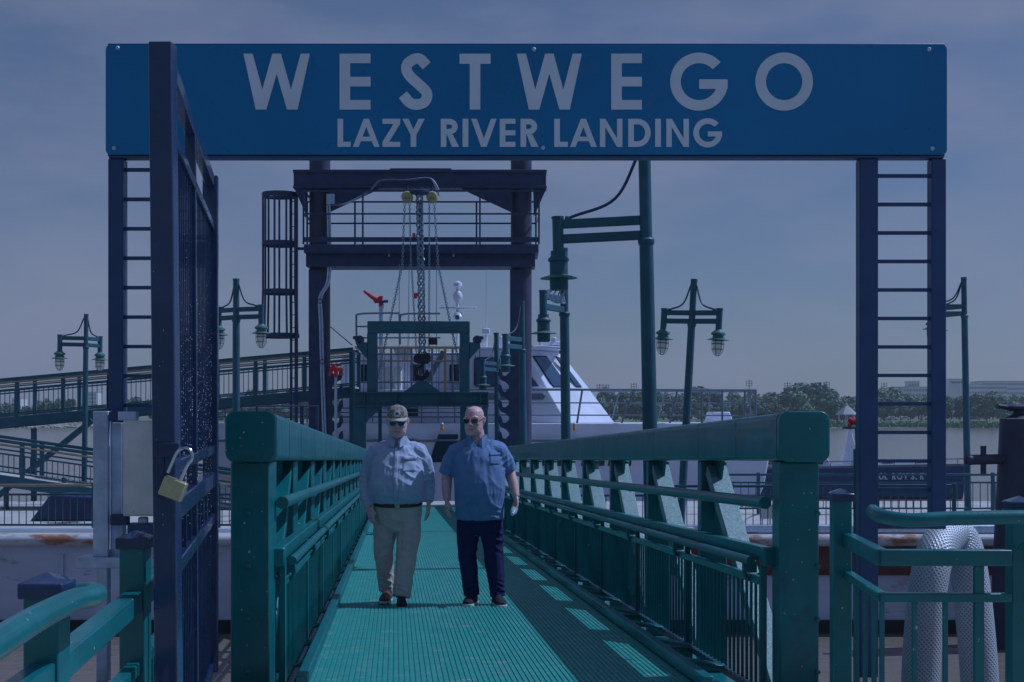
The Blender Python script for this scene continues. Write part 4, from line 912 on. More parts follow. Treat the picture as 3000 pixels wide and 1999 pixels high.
lamp_post(base_at(1993, 31), 'twin lantern lamp post right of the tallest pole, above the gangway chord', [(-.60, .35), (.55, -.45)], 4.90, 5.72, tilt=(0, .055), pr=.085)
lamp_post(base_at(692, 34), 'twin lantern lamp post between the black gate and the caged ladder', [(-.52, .40), (.68, -.30)], 5.20, 6.02, tilt=(0, 0.0), pr=.088)
lamp_post(base_at(246, 40.5), 'twin lantern lamp post farthest left behind the upper ramp', [(-.74, -.1), (.24, .6)], 4.85, 5.62, tilt=(0, .012), pr=.075)
lamp_post(base_at(2836, 37), 'twin lantern lamp post behind the right sign tower', [(-.95, -.2), (-.45, .75)], 5.52, 6.36, tilt=(0, -.018), pr=.085)

# ------------------------------------------------------------------ mooring pile at far right
mc = Vector((P(2988, 0, 28.3).x, 28.3, 0)); zc = lambda y: P(0, y, 28.3).z
mp_ = root('mooring_pile', mc, 'dark tapered mooring pile with a rusty horned bitt at the right edge', 'mooring pile')
MB().tube([mc-Z*1.5, mc+Z*.4, mc+Z*(zc(1228))], [.66, .60, .40], 28).build('pile', M['brown'], mp_)
mb = MB(); mb.lathe(mc+Z*zc(1226), [(.30, 0), (.24, .04), (.13, .10), (.12, .18), (.2, .24)], 18); mb.build('bitt_neck', M['brown'], mp_)
mb = MB(); q = mc+Z*(zc(1190)-.03); mb.tube(smoothpath([q+Vector((-.47, 0, .03)), q+Vector((-.2, 0, .0)), q+Vector((.2, 0, 0)), q+Vector((.47, 0, .03))], 4), [(.055, .10)]*4+[(.075, .2)]*5+[(.055, .10)]*4, 10, flat=(0, 0, 1)); mb.build('bitt_horns', M['brown'], mp_)
q = Vector((mc.x, mc.y, zc(1347))); MB().tube([q+Vector((-1.12, -.2, 0)), q+Vector((-.3, -.1, .02))], .105, 16).build('side_bar', M['brown'], mp_); MB().ball(q+Vector((-1.12, -.2, 0)), .115).build('bar_end', M['brown'], mp_)
MB().box(q+Vector((-.82, -.18, 0)), (.11, .06, .58)).build('cross_lug', M['brown'], mp_, bevel=.01)

# ------------------------------------------------------------------ braided hose arching over the rail
def hose_mat():
    m = bpy.data.materials.new('braided metal hose'); m.use_nodes = True; t = m.node_tree; N = t.nodes; L = t.links; b = N['Principled BSDF']
    b.inputs['Metallic'].default_value = .35; b.inputs['Roughness'].default_value = .5
    u = N.new('ShaderNodeUVMap'); sp = N.new('ShaderNodeSeparateXYZ'); L.new(u.outputs[0], sp.inputs[0])
    def wv(s1):
        a = N.new('ShaderNodeMath'); a.operation = 'MULTIPLY_ADD'; a.inputs[1].default_value = s1; L.new(sp.outputs[0], a.inputs[0]); L.new(sp.outputs[1], a.inputs[2])
        c = N.new('ShaderNodeMath'); c.operation = 'SINE'; k = N.new('ShaderNodeMath'); k.operation = 'MULTIPLY'; k.inputs[1].default_value = 2*math.pi; L.new(a.outputs[0], k.inputs[0]); L.new(k.outputs[0], c.inputs[0]); return c
    w1, w2 = wv(1), wv(-1); mm = N.new('ShaderNodeMath'); mm.operation = 'MAXIMUM'; L.new(w1.outputs[0], mm.inputs[0]); L.new(w2.outputs[0], mm.inputs[1])
    rp_ = N.new('ShaderNodeValToRGB'); rp_.color_ramp.elements[0].position = .55; rp_.color_ramp.elements[1].position = .98; rp_.color_ramp.elements[0].color = (.30, .34, .40, 1); rp_.color_ramp.elements[1].color = (.54, .59, .66, 1)
    ad = N.new('ShaderNodeMath'); ad.operation = 'MULTIPLY_ADD'; ad.inputs[1].default_value = .5; ad.inputs[2].default_value = .5; L.new(mm.outputs[0], ad.inputs[0]); L.new(ad.outputs[0], rp_.inputs[0]); L.new(rp_.outputs[0], b.inputs['Base Color'])
    bp = N.new('ShaderNodeBump'); bp.inputs['Strength'].default_value = .5; bp.inputs['Distance'].default_value = .01; L.new(ad.outputs[0], bp.inputs['Height']); L.new(bp.outputs[0], b.inputs['Normal'])
    return m
M['hose'] = hose_mat()
HQ = 9.6
pts = [P(2690, 2300, HQ), P(2697, 2000, HQ), P(2712, 1780, HQ), P(2732, 1650, HQ+.05), P(2756, 1592, HQ+.18), P(2790, 1568, HQ+.34), P(2818, 1590, HQ+.36), P(2834, 1650, HQ+.32), P(2852, 1780, HQ+.25), P(2870, 2000, HQ+.2), P(2878, 2300, HQ+.2)]
hs = smoothpath(pts, 9)
mb = MB().tube(hs, .133, 28); ho = mb.build('braided_hose', M['hose'])
tag(ho, 'thick silver braided hose arching up behind the lower right railing', 'hose')
me = ho.data; uvl = me.uv_layers.new(name='UVMap'); n_ = 28
cum = [0]
for a, b in zip(hs, hs[1:]): cum.append(cum[-1]+(b-a).length)
for p in me.polygons:
    idx = [me.loops[l].vertex_index for l in p.loop_indices]; js = [i % n_ for i in idx]; wrap = max(js)-min(js) > 2
    for l, i in zip(p.loop_indices, idx):
        j = i % n_; jj = j+(n_ if wrap and j == 0 else 0); uvl.data[l].uv = (jj/n_*26, cum[min(i//n_, len(cum)-1)]*32)

# ------------------------------------------------------------------ blue boat in the river behind the barge
BDd = 78.0
bb = root('blue_boat', (P(2420, 0, BDd).x, BDd, 0), 'long dark blue fire boat with white name lettering beyond the barge fence', 'boat')
mb = MB(); mb.prism_px([(1985, 1375), (2810, 1360), (2838, 1362), (2822, 1462), (2010, 1462)], BDd, BDd+4); hull = mb.build('hull', M['bhull'], bb, bevel=.08)
mb = MB(); mb.prism_px([(2012, 1462), (2820, 1462), (2812, 1480), (2020, 1480)], BDd-.02, BDd+4.02); mb.build('waterline', M['red'], bb)
mb = MB(); mb.prism_px([(1985, 1374), (2810, 1359), (2838, 1361), (2838, 1366), (1985, 1380)], BDd-.06, BDd+4.06); mb.build('gunwale', M['slate'], bb)
mb = MB(); mb.prism_px([(2225, 1372), (2232, 1334), (2420, 1334), (2440, 1368)], BDd+.8, BDd+3.2); mb.build('cabin', W, bb, bevel=.06)
for x in (2250, 2310, 2370): window([(x, 1342), (x+38, 1342), (x+38, 1360), (x, 1360)], BDd+.78, 'glass', bb)
mb = MB(); mb.prism_px([(1700, 1385), (1710, 1362), (1980, 1352), (2040, 1372)], BDd+.3, BDd+3.5); mb.build('foredeck_cover', W, bb, bevel=.06)
mb = MB(); q = P(2490, 1368, BDd+1.6); zt_ = P(0, 1266, BDd).z
mb.add([(q.x-.55, q.y-.5, q.z), (q.x+.55, q.y-.5, q.z), (q.x+.55, q.y+.5, q.z), (q.x-.55, q.y+.5, q.z), (q.x-.08, q.y-.08, zt_), (q.x+.08, q.y-.08, zt_), (q.x+.08, q.y+.08, zt_), (q.x-.08, q.y+.08, zt_)], [(3, 2, 1, 0), (4, 5, 6, 7), (0, 1, 5, 4), (1, 2, 6, 5), (2, 3, 7, 6), (3, 0, 4, 7)])
ms = mb.build('mast_tower', W, bb, bevel=.03)
for z in (.2, .5): MB().box((q.x, q.y, zt_+z*.4), (.45, .2, .07)).build('mast_light', W, ms, bevel=.02)
MB().tube([(q.x, q.y, zt_), (q.x, q.y, zt_+.6)], .05, 8).build('mast_pole', W, ms)
b_ = MB().tube([P(1990, 1362, BDd+.2), P(2838, 1344, BDd+.2)], .03, 6).build('boat_rail', M['slate'], bb)
for x in range(2000, 2840, 62): MB().tube([P(x, 1362-(x-1990)*.021, BDd+.2), P(x, 1376-(x-1990)*.017, BDd+.2)], .025, 6).build('stanchion', M['slate'], b_)
for x in (2700, 2600): MB().box(P(x, 1364, BDd+2), (.6, .5, .5)).build('deck_gear', M['slate'], bb, bevel=.05)
MB().box(P(2532, 1369, BDd+.5), (.35, .2, .3)).build('red_valve', M['red'], bb, bevel=.05)
z0, z1 = P(0, 1405, BDd).z, P(0, 1386, BDd).z
for ch, a, b in (('C', 2556, 2570), ('O', 2573, 2588), ('L', 2590, 2599), ('R', 2612, 2624), ('O', 2626, 2643), ('Y', 2644, 2660), ('S', 2666, 2678), ('.', 2681, 2684), ('K', 2694, 2706), ('A', 2716, 2731)):
    letter(ch, P(a, 0, BDd).x, P(b, 0, BDd).x, z0, z1, BDd-.10, hull, M['signwhite'], .2, thick=.02)
# red monitor on a green bracket fixed left of the right tower
fm = root('fire_monitor', P(2505, 1256, 20), 'small red fire monitor on a green bracket left of the right sign tower', 'fire monitor')
MB().box(P(2498, 1254, 20), (.26, .2, .03)).build('bracket', M['dgreen'], fm); MB().beam(P(2510, 1256, 20), P(2512, 1318, 20), .05, .05).build('post', M['dgreen'], fm)
MB().tube([P(2510, 1316, 20), (P(2510, 0, 20).x, 20, 0)], .05, 10).build('riser', M['dgreen'], fm)
mb = MB().tube([P(2486, 1228, 20), P(2498, 1236, 20), P(2512, 1232, 20), P(2520, 1228, 20)], [.03, .05, .045, .03], 10); mb.tube([P(2486, 1250, 20), P(2494, 1238, 20)], .03, 8); mb.tube([P(2514, 1250, 20), P(2504, 1236, 20)], .03, 8); mb.build('monitor_body', M['red'], fm)
# red monitor beside the left gantry column
fm2 = root('fire_monitor', P(984, 1105, 39.2), 'red fire hose valve cluster beside the left gantry column', 'fire valve')
for x0, y0, x1, y1, r_ in ((968, 1082, 998, 1082, .055), (976, 1070, 976, 1082, .07), (972, 1084, 966, 1100, .05), (995, 1084, 1002, 1098, .05), (984, 1082, 984, 1104, .06), (988, 1072, 996, 1070, .03)): MB().tube([P(x0, y0, 39.2), P(x1, y1, 39.1)], r_, 10).build('valve', M['red'], fm2)
MB().tube([P(984, 1098, 39.2), P(984, 1330, 39.2)], .04, 8).build('riser', M['zinc'], fm2)

# ------------------------------------------------------------------ far bank: trees, pavilion, buildings, poles
def crown_mesh(seed, mats):
    rnd = random.Random(seed); mb = MB(); lobes = []
    for i in range(9):
        a = rnd.uniform(0, 6.28); h = rnd.uniform(.30, .86); rr_ = .30*math.sin(math.pi*min(1, max(.12, (h-.12)/.95)))**.6
        lobes.append((Vector((rr_*math.cos(a), rr_*math.sin(a), h)), rnd.uniform(.13, .21)))
    for i in range(1500):
        c, r_ = rnd.choice(lobes); d = Vector((rnd.gauss(0, 1), rnd.gauss(0, 1), rnd.gauss(0, 1))).normalized(); p = c+d*r_*rnd.uniform(.55, 1.08)
        if p.z < .1: continue
        s_ = rnd.uniform(.020, .042); t1 = d.orthogonal().normalized(); t1.rotate(Quaternion(d, rnd.uniform(0, 6.28))); n2 = (d+Vector((rnd.uniform(-.8, .8), rnd.uniform(-.8, .8), rnd.uniform(-.3, .9)))).normalized()
        t1 = n2.orthogonal().normalized(); t2 = n2.cross(t1); t1 *= s_*rnd.uniform(.8, 1.6); t2 *= s_
        mb.add([p-t1-t2, p+t1-t2*.4, p+t1*.6+t2, p-t1*.7+t2*.8], [(0, 1, 2, 3)])
    me = mb.mesh('crown', mats, Vector((0, 0, 0)), smooth=False); return me
def trunk_mesh(seed):
    rnd = random.Random(seed); mb = MB(); mb.tube([(0, 0, -.05), (.01, 0, .2), (0, .01, .5)], [.028, .02, .012], 7)
    for i in range(5):
        a = rnd.uniform(0, 6.28); mb.tube([(0, 0, .18+.04*i), (.12*math.cos(a), .12*math.sin(a), .4+.05*i), (.22*math.cos(a), .22*math.sin(a), .55+.05*i)], [.012, .008, .003], 5)
    return mb.mesh('trunk', M['bark'], Vector((0, 0, 0)))
CM = [crown_mesh(20+i, M['leaf'] if i % 2 else M['leaf2']) for i in range(6)]; TM = [trunk_mesh(i) for i in range(3)]
def tree(x, y, z, h, wdt, k, label, group):
    r = root('tree', (x, y, z), label, 'tree', group)
    t = bpy.data.objects.new('trunk', TM[k % 3]); COL.objects.link(t); t.parent = r
    c = bpy.data.objects.new('crown', CM[k % 6]); COL.objects.link(c); c.parent = r
    r.scale = (wdt, wdt, h); r.rotation_euler = (0, 0, k*1.3); return r
tops = [(-100, 1178), (60, 1172), (180, 1168), (300, 1178), (430, 1150), (560, 1170), (700, 1142), (760, 1130), (850, 1140), (960, 1155), (1200, 1150), (1500, 1150), (1740, 1140), (1800, 1118), (1850, 1132), (1930, 1140), (2000, 1134), (2090, 1128), (2150, 1140), (2230, 1142), (2310, 1132), (2380, 1118), (2440, 1124), (2480, 1128), (2560, 1136), (2620, 1128), (2700, 1155), (2780, 1150), (2880, 1138), (2960, 1158), (3100, 1150)]
def top_at(px):
    for (a, ya), (b, yb) in zip(tops, tops[1:]):
        if a <= px <= b: return ya+(yb-ya)*(px-a)/(b-a)
    return 1150
rnd = random.Random(11); k = 0
for row, (dist, step, off, sc_) in enumerate(((BD+95, 62, 0, 1.0), (BD+62, 66, 30, .86), (BD+24, 62, 10, .60))):
    px = -120+off
    while px < 3130:
        if row == 2 and 2520 < px < 3200: px += step; continue
        if row == 1 and 2640 < px < 2860 and rnd.random() < .5: px += step; continue
        x_ = px+rnd.uniform(-16, 16); p = P(x_, top_at(x_)+rnd.uniform(-4, 10), dist); zg = 3.0; h = (p.z-zg)*sc_*rnd.uniform(.92, 1.05)
        if row and 1020 < x_ < 1690: px += step; continue
        where = 'seen through the left boarding ramp' if x_ < 450 else 'between the black gate and the gantry' if x_ < 960 else 'behind the ferry' if x_ < 1700 else 'behind the ferry bow rail' if x_ < 2220 else 'between ferry rail and right tower' if x_ < 2500 else 'behind the right tower' if x_ < 2790 else 'at the right edge near the mooring pile'
        tone = 'dark green' if k % 2 else 'light green'
        lab = '%s %s far bank tree %s' % (('tall', 'mid height', 'low bushy')[row], tone, where)
        tree(p.x, dist, zg-h*(.16 if row < 2 else .24), h*(1.14 if row < 2 else 1.22), h*rnd.uniform(1.15, 1.5), k, lab, '%s, %s row' % (lab[:60], ('rear', 'middle', 'front')[row])); k += 1
        px += step*rnd.uniform(.8, 1.2)
for px, lab in ((2890, 'spreading live oak standing alone on the far bank lawn at the right'), (2590, 'small park tree on the far lawn just left of the right tower rungs'), (2700, 'small park tree on the far lawn between the right tower posts')):
    D = BD+28; p = P(px, 1150 if px == 2890 else 1168, D); h = p.z-2.6; tree(p.x, D, 2.6, h*1.04, h*1.35, k, lab, None); k += 1
# pavilion
gp = P(2480, 1254, BD+9); gp.z = 1.5
pv = root('pavilion', gp, 'white pavilion with a pointed grey roof on the far bank', 'pavilion')
for k_ in range(6):
    a = k_*math.pi/3+.2; MB().tube([gp+Vector((3.2*math.cos(a), 3.2*math.sin(a), 0)), gp+Vector((3.2*math.cos(a), 3.2*math.sin(a), 3.6))], .16, 6).build('column', M['white'], pv)
MB().lathe(gp+Z*3.6, [(4.2, -.15), (4.25, 0), (2.2, 1.9), (.6, 3.3), (.5, 3.9), (0, 4.5)], 6).build('roof', M['roofg'], pv, smooth=False); MB().lathe(gp+Z*.05, [(3.6, 0), (3.6, .5)], 6).build('floor', M['concrete'], pv, smooth=False)
# shore fence on the lawn
ff = root('shore_fence', P(2800, 1245, BD+16), 'long pale fence along the park lawn on the far bank', 'fence')
for z in (2.6, 3.4, 3.95): MB().beam((118, BD+16, z), (205, BD+16, z), .12, .14).build('rail', M['wood'], ff)
pm = None
for i in range(24):
    p = Vector((118+87*i/23, BD+16, 2.0))
    if pm is None: pm = MB().box((p.x, p.y, 3.05), (.22, .22, 2.1)).build('post', M['wood'], ff, org=p)
    else: dup(pm, ff, p)
for px, c, lab in ((2612, 'white', 'tiny white car parked on the far bank behind the right tower'), (2650, 'cabinet', 'tiny grey car parked on the far lawn between the tower posts'), (2722, 'white', 'tiny white van on the far lawn beside the right tower post'), (2853, 'bhull', 'tiny blue car on the far lawn right of the tower')):
    p = P(px, 1226, BD+40); p.z = 2.85; cr = root('parked_car', p, lab, 'car')
    mb = MB(); mb.prism([p+Vector(q) for q in ((-2.2, -.9, .35), (2.2, -.9, .35), (2.2, -.9, .9), (1.3, -.9, 1.0), (.8, -.9, 1.5), (-.9, -.9, 1.5), (-1.5, -.9, 1.0), (-2.2, -.9, .9))], (0, 1.8, 0)); mb.build('body', M[c], cr, bevel=.1)
    for dx in (-1.35, 1.35): MB().lathe(p+Vector((dx, -.92, .35)), [(.34, 0), (.34, .2)], 10, (0, 1, 0)).build('wheel', M['rubber'], cr)
    MB().box(p+Vector((0, -.91, 1.22)), (1.5, .04, .36)).build('side_window', M['glass'], cr)
# far buildings
def building(px0, px1, pyt, D, depth, label, m='build', bands=4, cols=0):
    a, b = P(px0, pyt, D), P(px1, pyt, D); r = root('building', ((a.x+b.x)/2, D, 3), label, 'building')
    MB().box(((a.x+b.x)/2, D+depth/2, (a.z+3)/2), (b.x-a.x, depth, a.z-3)).build('wall', M[m], r); MB().box(((a.x+b.x)/2, D+depth/2, a.z+.25), (b.x-a.x+.6, depth+.6, .5)).build('roof', M['roofg'], r)
    H_ = a.z-6
    wm = None
    for i in range(bands):
        z = a.z-2.2-i*3.6
        if cols == 0: MB().box(((a.x+b.x)/2, D-.05, z), (b.x-a.x-2, .1, 1.4)).build('window_band', M['slate'], r); continue
        for j in range(cols):
            x = a.x+(b.x-a.x)*(j+.5)/cols; p = Vector((x, D-.05, z))
            if wm is None: wm = MB().box(p, ((b.x-a.x)/cols*.62, .1, 1.7)).build('window', M['slate'], r, org=p)
            else: dup(wm, r, p)
    return r
building(2628, 2735, 1135, 1000, 25, 'wide pale far building with a roof plant seen between the right tower posts', bands=2, cols=12)
building(2780, 2822, 1112, 1000, 25, 'tall plain pale far building block right of the right tower', bands=1, cols=0)
building(2836, 2950, 1128, 1020, 30, 'long pale far office building with many windows at the right', bands=4, cols=24)
building(2880, 3060, 1118, 1080, 30, 'higher rear wing of the far office building at the right edge', bands=5, cols=30)
building(2662, 2694, 1119, 1003, 10, 'small roof plant room on the far pale building', bands=1, cols=4)
building(258, 282, 1150, 1300, 20, 'bluish far tower block seen through the upper ramp pickets', bands=6, cols=6)
building(35, 60, 1168, 1350, 20, 'low bluish far block at the left edge behind the ramp', bands=3, cols=6)
# far power poles
for px, pyt, lab in ((2195, 1113, 'far power pole above the trees right of the ferry rail'), (2307, 1120, 'second far power pole above the woods'), (2422, 1117, 'third far power pole left of the right tower'), (2590, 1121, 'far power pole between the right tower posts'), (1757, 1125, 'far power pole just right of the pilothouse'), (1776, 1125, 'pale far power pole near the pilothouse rail'), (1857, 1122, 'far power pole left of the nearest lamp post')):
    D = BD+70; p = P(px, pyt, D); r = root('power_pole', (p.x, D, 3), lab, 'power pole'); MB().tube([(p.x, D, 2.8), (p.x, D, p.z)], .16, 6).build('pole', M['wood'], r)
    for dz in (.6, 1.6, 2.6): MB().box((p.x, D, p.z-dz), (2.6, .16, .16)).build('cross_arm', M['wood'], r)
    for s_ in (-1, 1): MB().tube([(p.x+s_*1.1, D, p.z-2.6), (p.x+s_*1.1, D, p.z-.2)], .11, 5).build('insulator', M['wood'], r)
# ------------------------------------------------------------------ people
def cloth(name, col, var=.08, bump=.25, bscale=260, rough=.85, wr=.5, col2=None, c2scale=20, c2lo=.5, c2hi=.55):
    m = mat(name, col, rough, var=var, vscale=14, bump=bump, bscale=bscale, col2=col2, c2scale=c2scale, c2lo=c2lo, c2hi=c2hi, spec=.2); return m
M['skin'] = mat('skin', (.62, .40, .42), .5, var=.14, vscale=28, bump=.12, bscale=220)
M['lips'] = mat('lips', (.20, .09, .10), .5, var=.1)
M['shirt1'] = cloth('pale blue shirt cloth', (.40, .47, .66)); M['shirt2'] = cloth('blue polo knit', (.16, .25, .47))
M['khaki'] = cloth('khaki trouser cloth', (.50, .46, .45)); M['navypants'] = cloth('navy trouser cloth', (.022, .028, .10))
M['belt'] = mat('dark brown belt', (.03, .022, .025), .45, var=.1); M['shoe'] = cloth('dark shoe knit', (.03, .03, .05)); M['shoe2'] = mat('brown leather shoe', (.12, .06, .06), .4, var=.2)
M['sole'] = mat('pale shoe sole', (.55, .55, .56), .6, var=.1)
M['camo'] = cloth('camouflage cap cloth', (.15, .15, .15), col2=(.33, .31, .29), c2scale=34, c2lo=.48, c2hi=.52); M['capbill'] = cloth('tan cap bill', (.45, .42, .40))
M['lens'] = mat('dark lens', (.01, .015, .03), .08, var=.05, spec=.8); M['lensb'] = mat('mirrored blue lens', (.02, .14, .34), .1, metal=.3, var=.05, spec=.8)
M['logo'] = mat('pale thread', (.45, .58, .80), .8, var=.1); M['hair'] = cloth('grey hair', (.16, .15, .15)); M['bottle'] = mat('clear plastic bottle', (.34, .42, .50), .12, var=.1, spec=.7)
M['patch'] = cloth('pale patch', (.66, .66, .68))

def remeshed(mb, name, mats, parent, org, vox, smooth=2, disp=None, matfn=None):
    org = Vector(org); me = bpy.data.meshes.new(name); me.from_pydata([p-org for p in mb.v], [], mb.f)
    bm = bmesh.new(); bm.from_mesh(me); bmesh.ops.recalc_face_normals(bm, faces=bm.faces); bm.to_mesh(me); bm.free()
    tmp = bpy.data.objects.new(name+'_t', me); COL.objects.link(tmp)
    r = tmp.modifiers.new('r', 'REMESH'); r.mode = 'VOXEL'; r.voxel_size = vox
    s_ = tmp.modifiers.new('s', 'SMOOTH'); s_.factor = .5; s_.iterations = smooth
    dg = bpy.context.evaluated_depsgraph_get(); dg.update(); nm = bpy.data.meshes.new_from_object(tmp.evaluated_get(dg)); bpy.data.objects.remove(tmp)
    nm.name = name; nm.materials.clear()
    for m in mats: nm.materials.append(m)
    if disp:
        nn = [v.normal.copy() for v in nm.vertices]
        for v, n in zip(nm.vertices, nn): v.co += n*disp(v.co, n)
    for p in nm.polygons:
        p.use_smooth = True
        p.material_index = matfn(p.center, p.normal) if matfn else 0
    o = bpy.data.objects.new(name, nm); COL.objects.link(o); place(o, parent, org); return o

def head_mb(M4, jowl=.0, ears=True):
    h = MB()
    h.rings([(0, -.045, -.128, .022, .022), (0, -.038, -.118, .046+jowl*.5, .046), (0, -.022, -.095, .060+jowl, .068), (0, -.010, -.060, .067+jowl, .084), (0, -.002, -.02, .071+jowl*.6, .092), (0, .004, .02, .074, .096), (0, .008, .055, .0755, .0965), (0, .010, .085, .069, .088), (0, .010, .108, .054, .070), (0, .010, .124, .030, .040), (0, .010, .130, .008, .010)], 22)
    h.tube([(0, -.088, .030), (0, -.102, .005), (0, -.117, -.026), (0, -.104, -.036)], [.009, .011, .0155, .012], 8)
    for s_ in (-1, 1):
        h.ball((s_*.012, -.102, -.032), .0095, 6, 5)                                            # nostril wing
        h.tube([(s_*.010, -.089, .032), (s_*.035, -.085, .038), (s_*.058, -.066, .030)], [.010, .011, .007], 7)   # brow
        h.ball((s_*.040, -.066, -.018), (.022, .020, .018), 8, 6)                                # cheek
        h.ball((s_*.040+s_*jowl, -.040, -.075), (.020, .034, .026), 8, 6)
        if ears: h.tube([(s_*.073, .004, -.030), (s_*.082, .012, -.010), (s_*.088, .018, .016), (s_*.082, .012, .032), (s_*.074, .002, .028)], [(.010, .008)]*5, 8); h.ball((s_*.079, .010, .002), (.008, .014, .024), 8, 6)
    h.tube([(-.024, -.080, -.064), (-.010, -.090, -.060), (0, -.0905, -.0615), (.010, -.090, -.060), (.024, -.080, -.064)], [.004, .0065, .006, .0065, .004], 7)
    h.tube([(-.021, -.079, -.073), (0, -.089, -.076), (.021, -.079, -.073)], [.004, .0085, .004], 7)
    h.ball((0, -.070, -.108), (.026, .022, .020), 8, 6)
    return h.xf(M4)
def hand_mb(mb, wrist, d, n, side, curl=.5, spread=.0235):
    wrist, d, n = Vector(wrist), Vector(d).normalized(), Vector(n); n = (n-d*n.dot(d)).normalized(); s_ = d.cross(n)*side
    kn = wrist+d*.095
    mb.tube([wrist-d*.03, wrist, wrist+d*.035, wrist+d*.07, kn+d*.004], [(.026, .030), (.020, .030), (.018, .040), (.017, .046), (.012, .045)], 12, flat=n)
    for i, (ln, off, back) in enumerate(((.074, 1.5, .006), (.084, .5, 0), (.078, -.5, .003), (.060, -1.5, .012))):
        p = kn+s_*(off*spread)-d*back; pts = [p-d*.02]; dd = d.copy(); pts.append(p)
        for j, fr_ in enumerate((.42, .33, .25)):
            a = curl*(.6+.35*j); dd = (dd*math.cos(a*.6)+n*math.sin(a*.6)).normalized(); p = p+dd*ln*fr_; pts.append(p)
        mb.tube(pts, [.0095, .0098, .0092, .0085, .0062], 8)
    t0 = wrist+d*.028+s_*.034; td = (d*.75+s_*.55+n*.35).normalized(); pts = [wrist+d*.02+s_*.012, t0, t0+td*.034, t0+td*.034+(d*.8+s_*.1+n*.45).normalized()*.032]
    mb.tube(pts, [.015, .014, .0115, .0085], 8)
def shoe(r, c, dirv, m, L_=.285, wd=.050, lift=0):
    c = Vector(c); d = Vector((dirv[0], dirv[1], 0)).normalized(); x = Vector((-d.y, d.x, 0))
    def sect(t, hw, h): # half ellipse section at t along the shoe
        V = []
        for k in range(9):
            a = math.pi*k/8; V.append(c+d*t+x*(hw*math.cos(a))+Z*(.022+lift+h*math.sin(a)**.8))
        return V
    S = [(-.085, .030, .055), (-.075, .040, .085), (-.03, .043, .092), (.03, .046, .085), (.09, .050, .066), (.14, .050, .050), (.175, .042, .038), (.193, .022, .022)]
    V = []; F = []
    for t, hw, h in S: V += sect(t, hw*wd/.05, h)
    for i in range(len(S)-1):
        for j in range(8): F.append((i*9+j, i*9+j+1, (i+1)*9+j+1, (i+1)*9+j))
    F += [tuple(range(9)), tuple((len(S)-1)*9+j for j in range(8, -1, -1))]+[(i*9, (i+1)*9, (i+1)*9+8, i*9+8) for i in range(len(S)-1)]
    mb = MB(); mb.add(V, F); o = mb.build('shoe', m, r)
    pts = []
    for t, hw in ((-.092, .020), (-.078, .042), (-.02, .046), (.04, .050), (.10, .054), (.15, .053), (.185, .040), (.20, .018)): pts.append((t, hw*wd/.05))
    poly = [c+d*t+x*hw+Z*(lift) for t, hw in pts]+[c+d*t-x*hw+Z*(lift) for t, hw in reversed(pts)]
    MB().prism(poly, (0, 0, .024)).build('sole', M['sole'], o, bevel=.004)
def bvh_of(o):
    return BVHTree.FromPolygons([v.co+WORG[o.name] for v in o.data.vertices], [tuple(p.vertices) for p in o.data.polygons])
def on_cloth(bv, x, z, y0, off=.003):
    h = bv.ray_cast(Vector((x, y0-2, z)), Vector((0, 1, 0)))
    return (h[0]+Vector((0, -off, 0))) if h[0] is not None else None
def patch_on(bv, grid_fn, nu, nv, y0, name, m, parent, off=.004):   # thin cloth piece that follows the garment's front
    V = []; ok = True
    for i in range(nu+1):
        for j in range(nv+1):
            x, z = grid_fn(i/nu, j/nv); p = on_cloth(bv, x, z, y0, off)
            if p is None: return None
            V.append(p)
    F = [(i*(nv+1)+j, (i+1)*(nv+1)+j, (i+1)*(nv+1)+j+1, i*(nv+1)+j+1) for i in range(nu) for j in range(nv)]
    mb = MB(); mb.add(V, F); o = mb.build(name, m, parent); s_ = o.modifiers.new('solid', 'SOLIDIFY'); s_.thickness = .003; s_.offset = 1; return o
def line_on(bv, pts, r_, y0, name, m, parent, closed=False):
    q = [on_cloth(bv, x, z, y0, r_*.4) for x, z in pts]
    if any(p is None for p in q): return None
    return MB().tube(q, r_, 6, closed=closed).build(name, m, parent)
def folds(amp, seed, marks, vert=0):
    # cloth relief: broad puckers plus directed creases near joints; marks: (centre, radius, direction of crease run, count, strength)
    def f(co, n):
        q = co+Vector((seed, 0, 0)); e = noise.noise(q*9)*amp+abs(noise.noise(Vector((q.x*16, q.y*16, q.z*9))))*-amp*.9+(abs(noise.noise(Vector((q.x*19, q.y*19, q.z*2.2))))-.25)*-vert
        for c, r_, d, fr_, st in marks:
            dd = (co-Vector(c)); w_ = max(0, 1-dd.length/r_)
            if w_ > 0:
                t = dd.dot(Vector(d))+noise.noise(q*6)*.05; e += (abs(math.sin(t*fr_*.6))**.6*2-1.2)*-st*w_*w_*(3-2*w_)*1.3
        return e
    return f

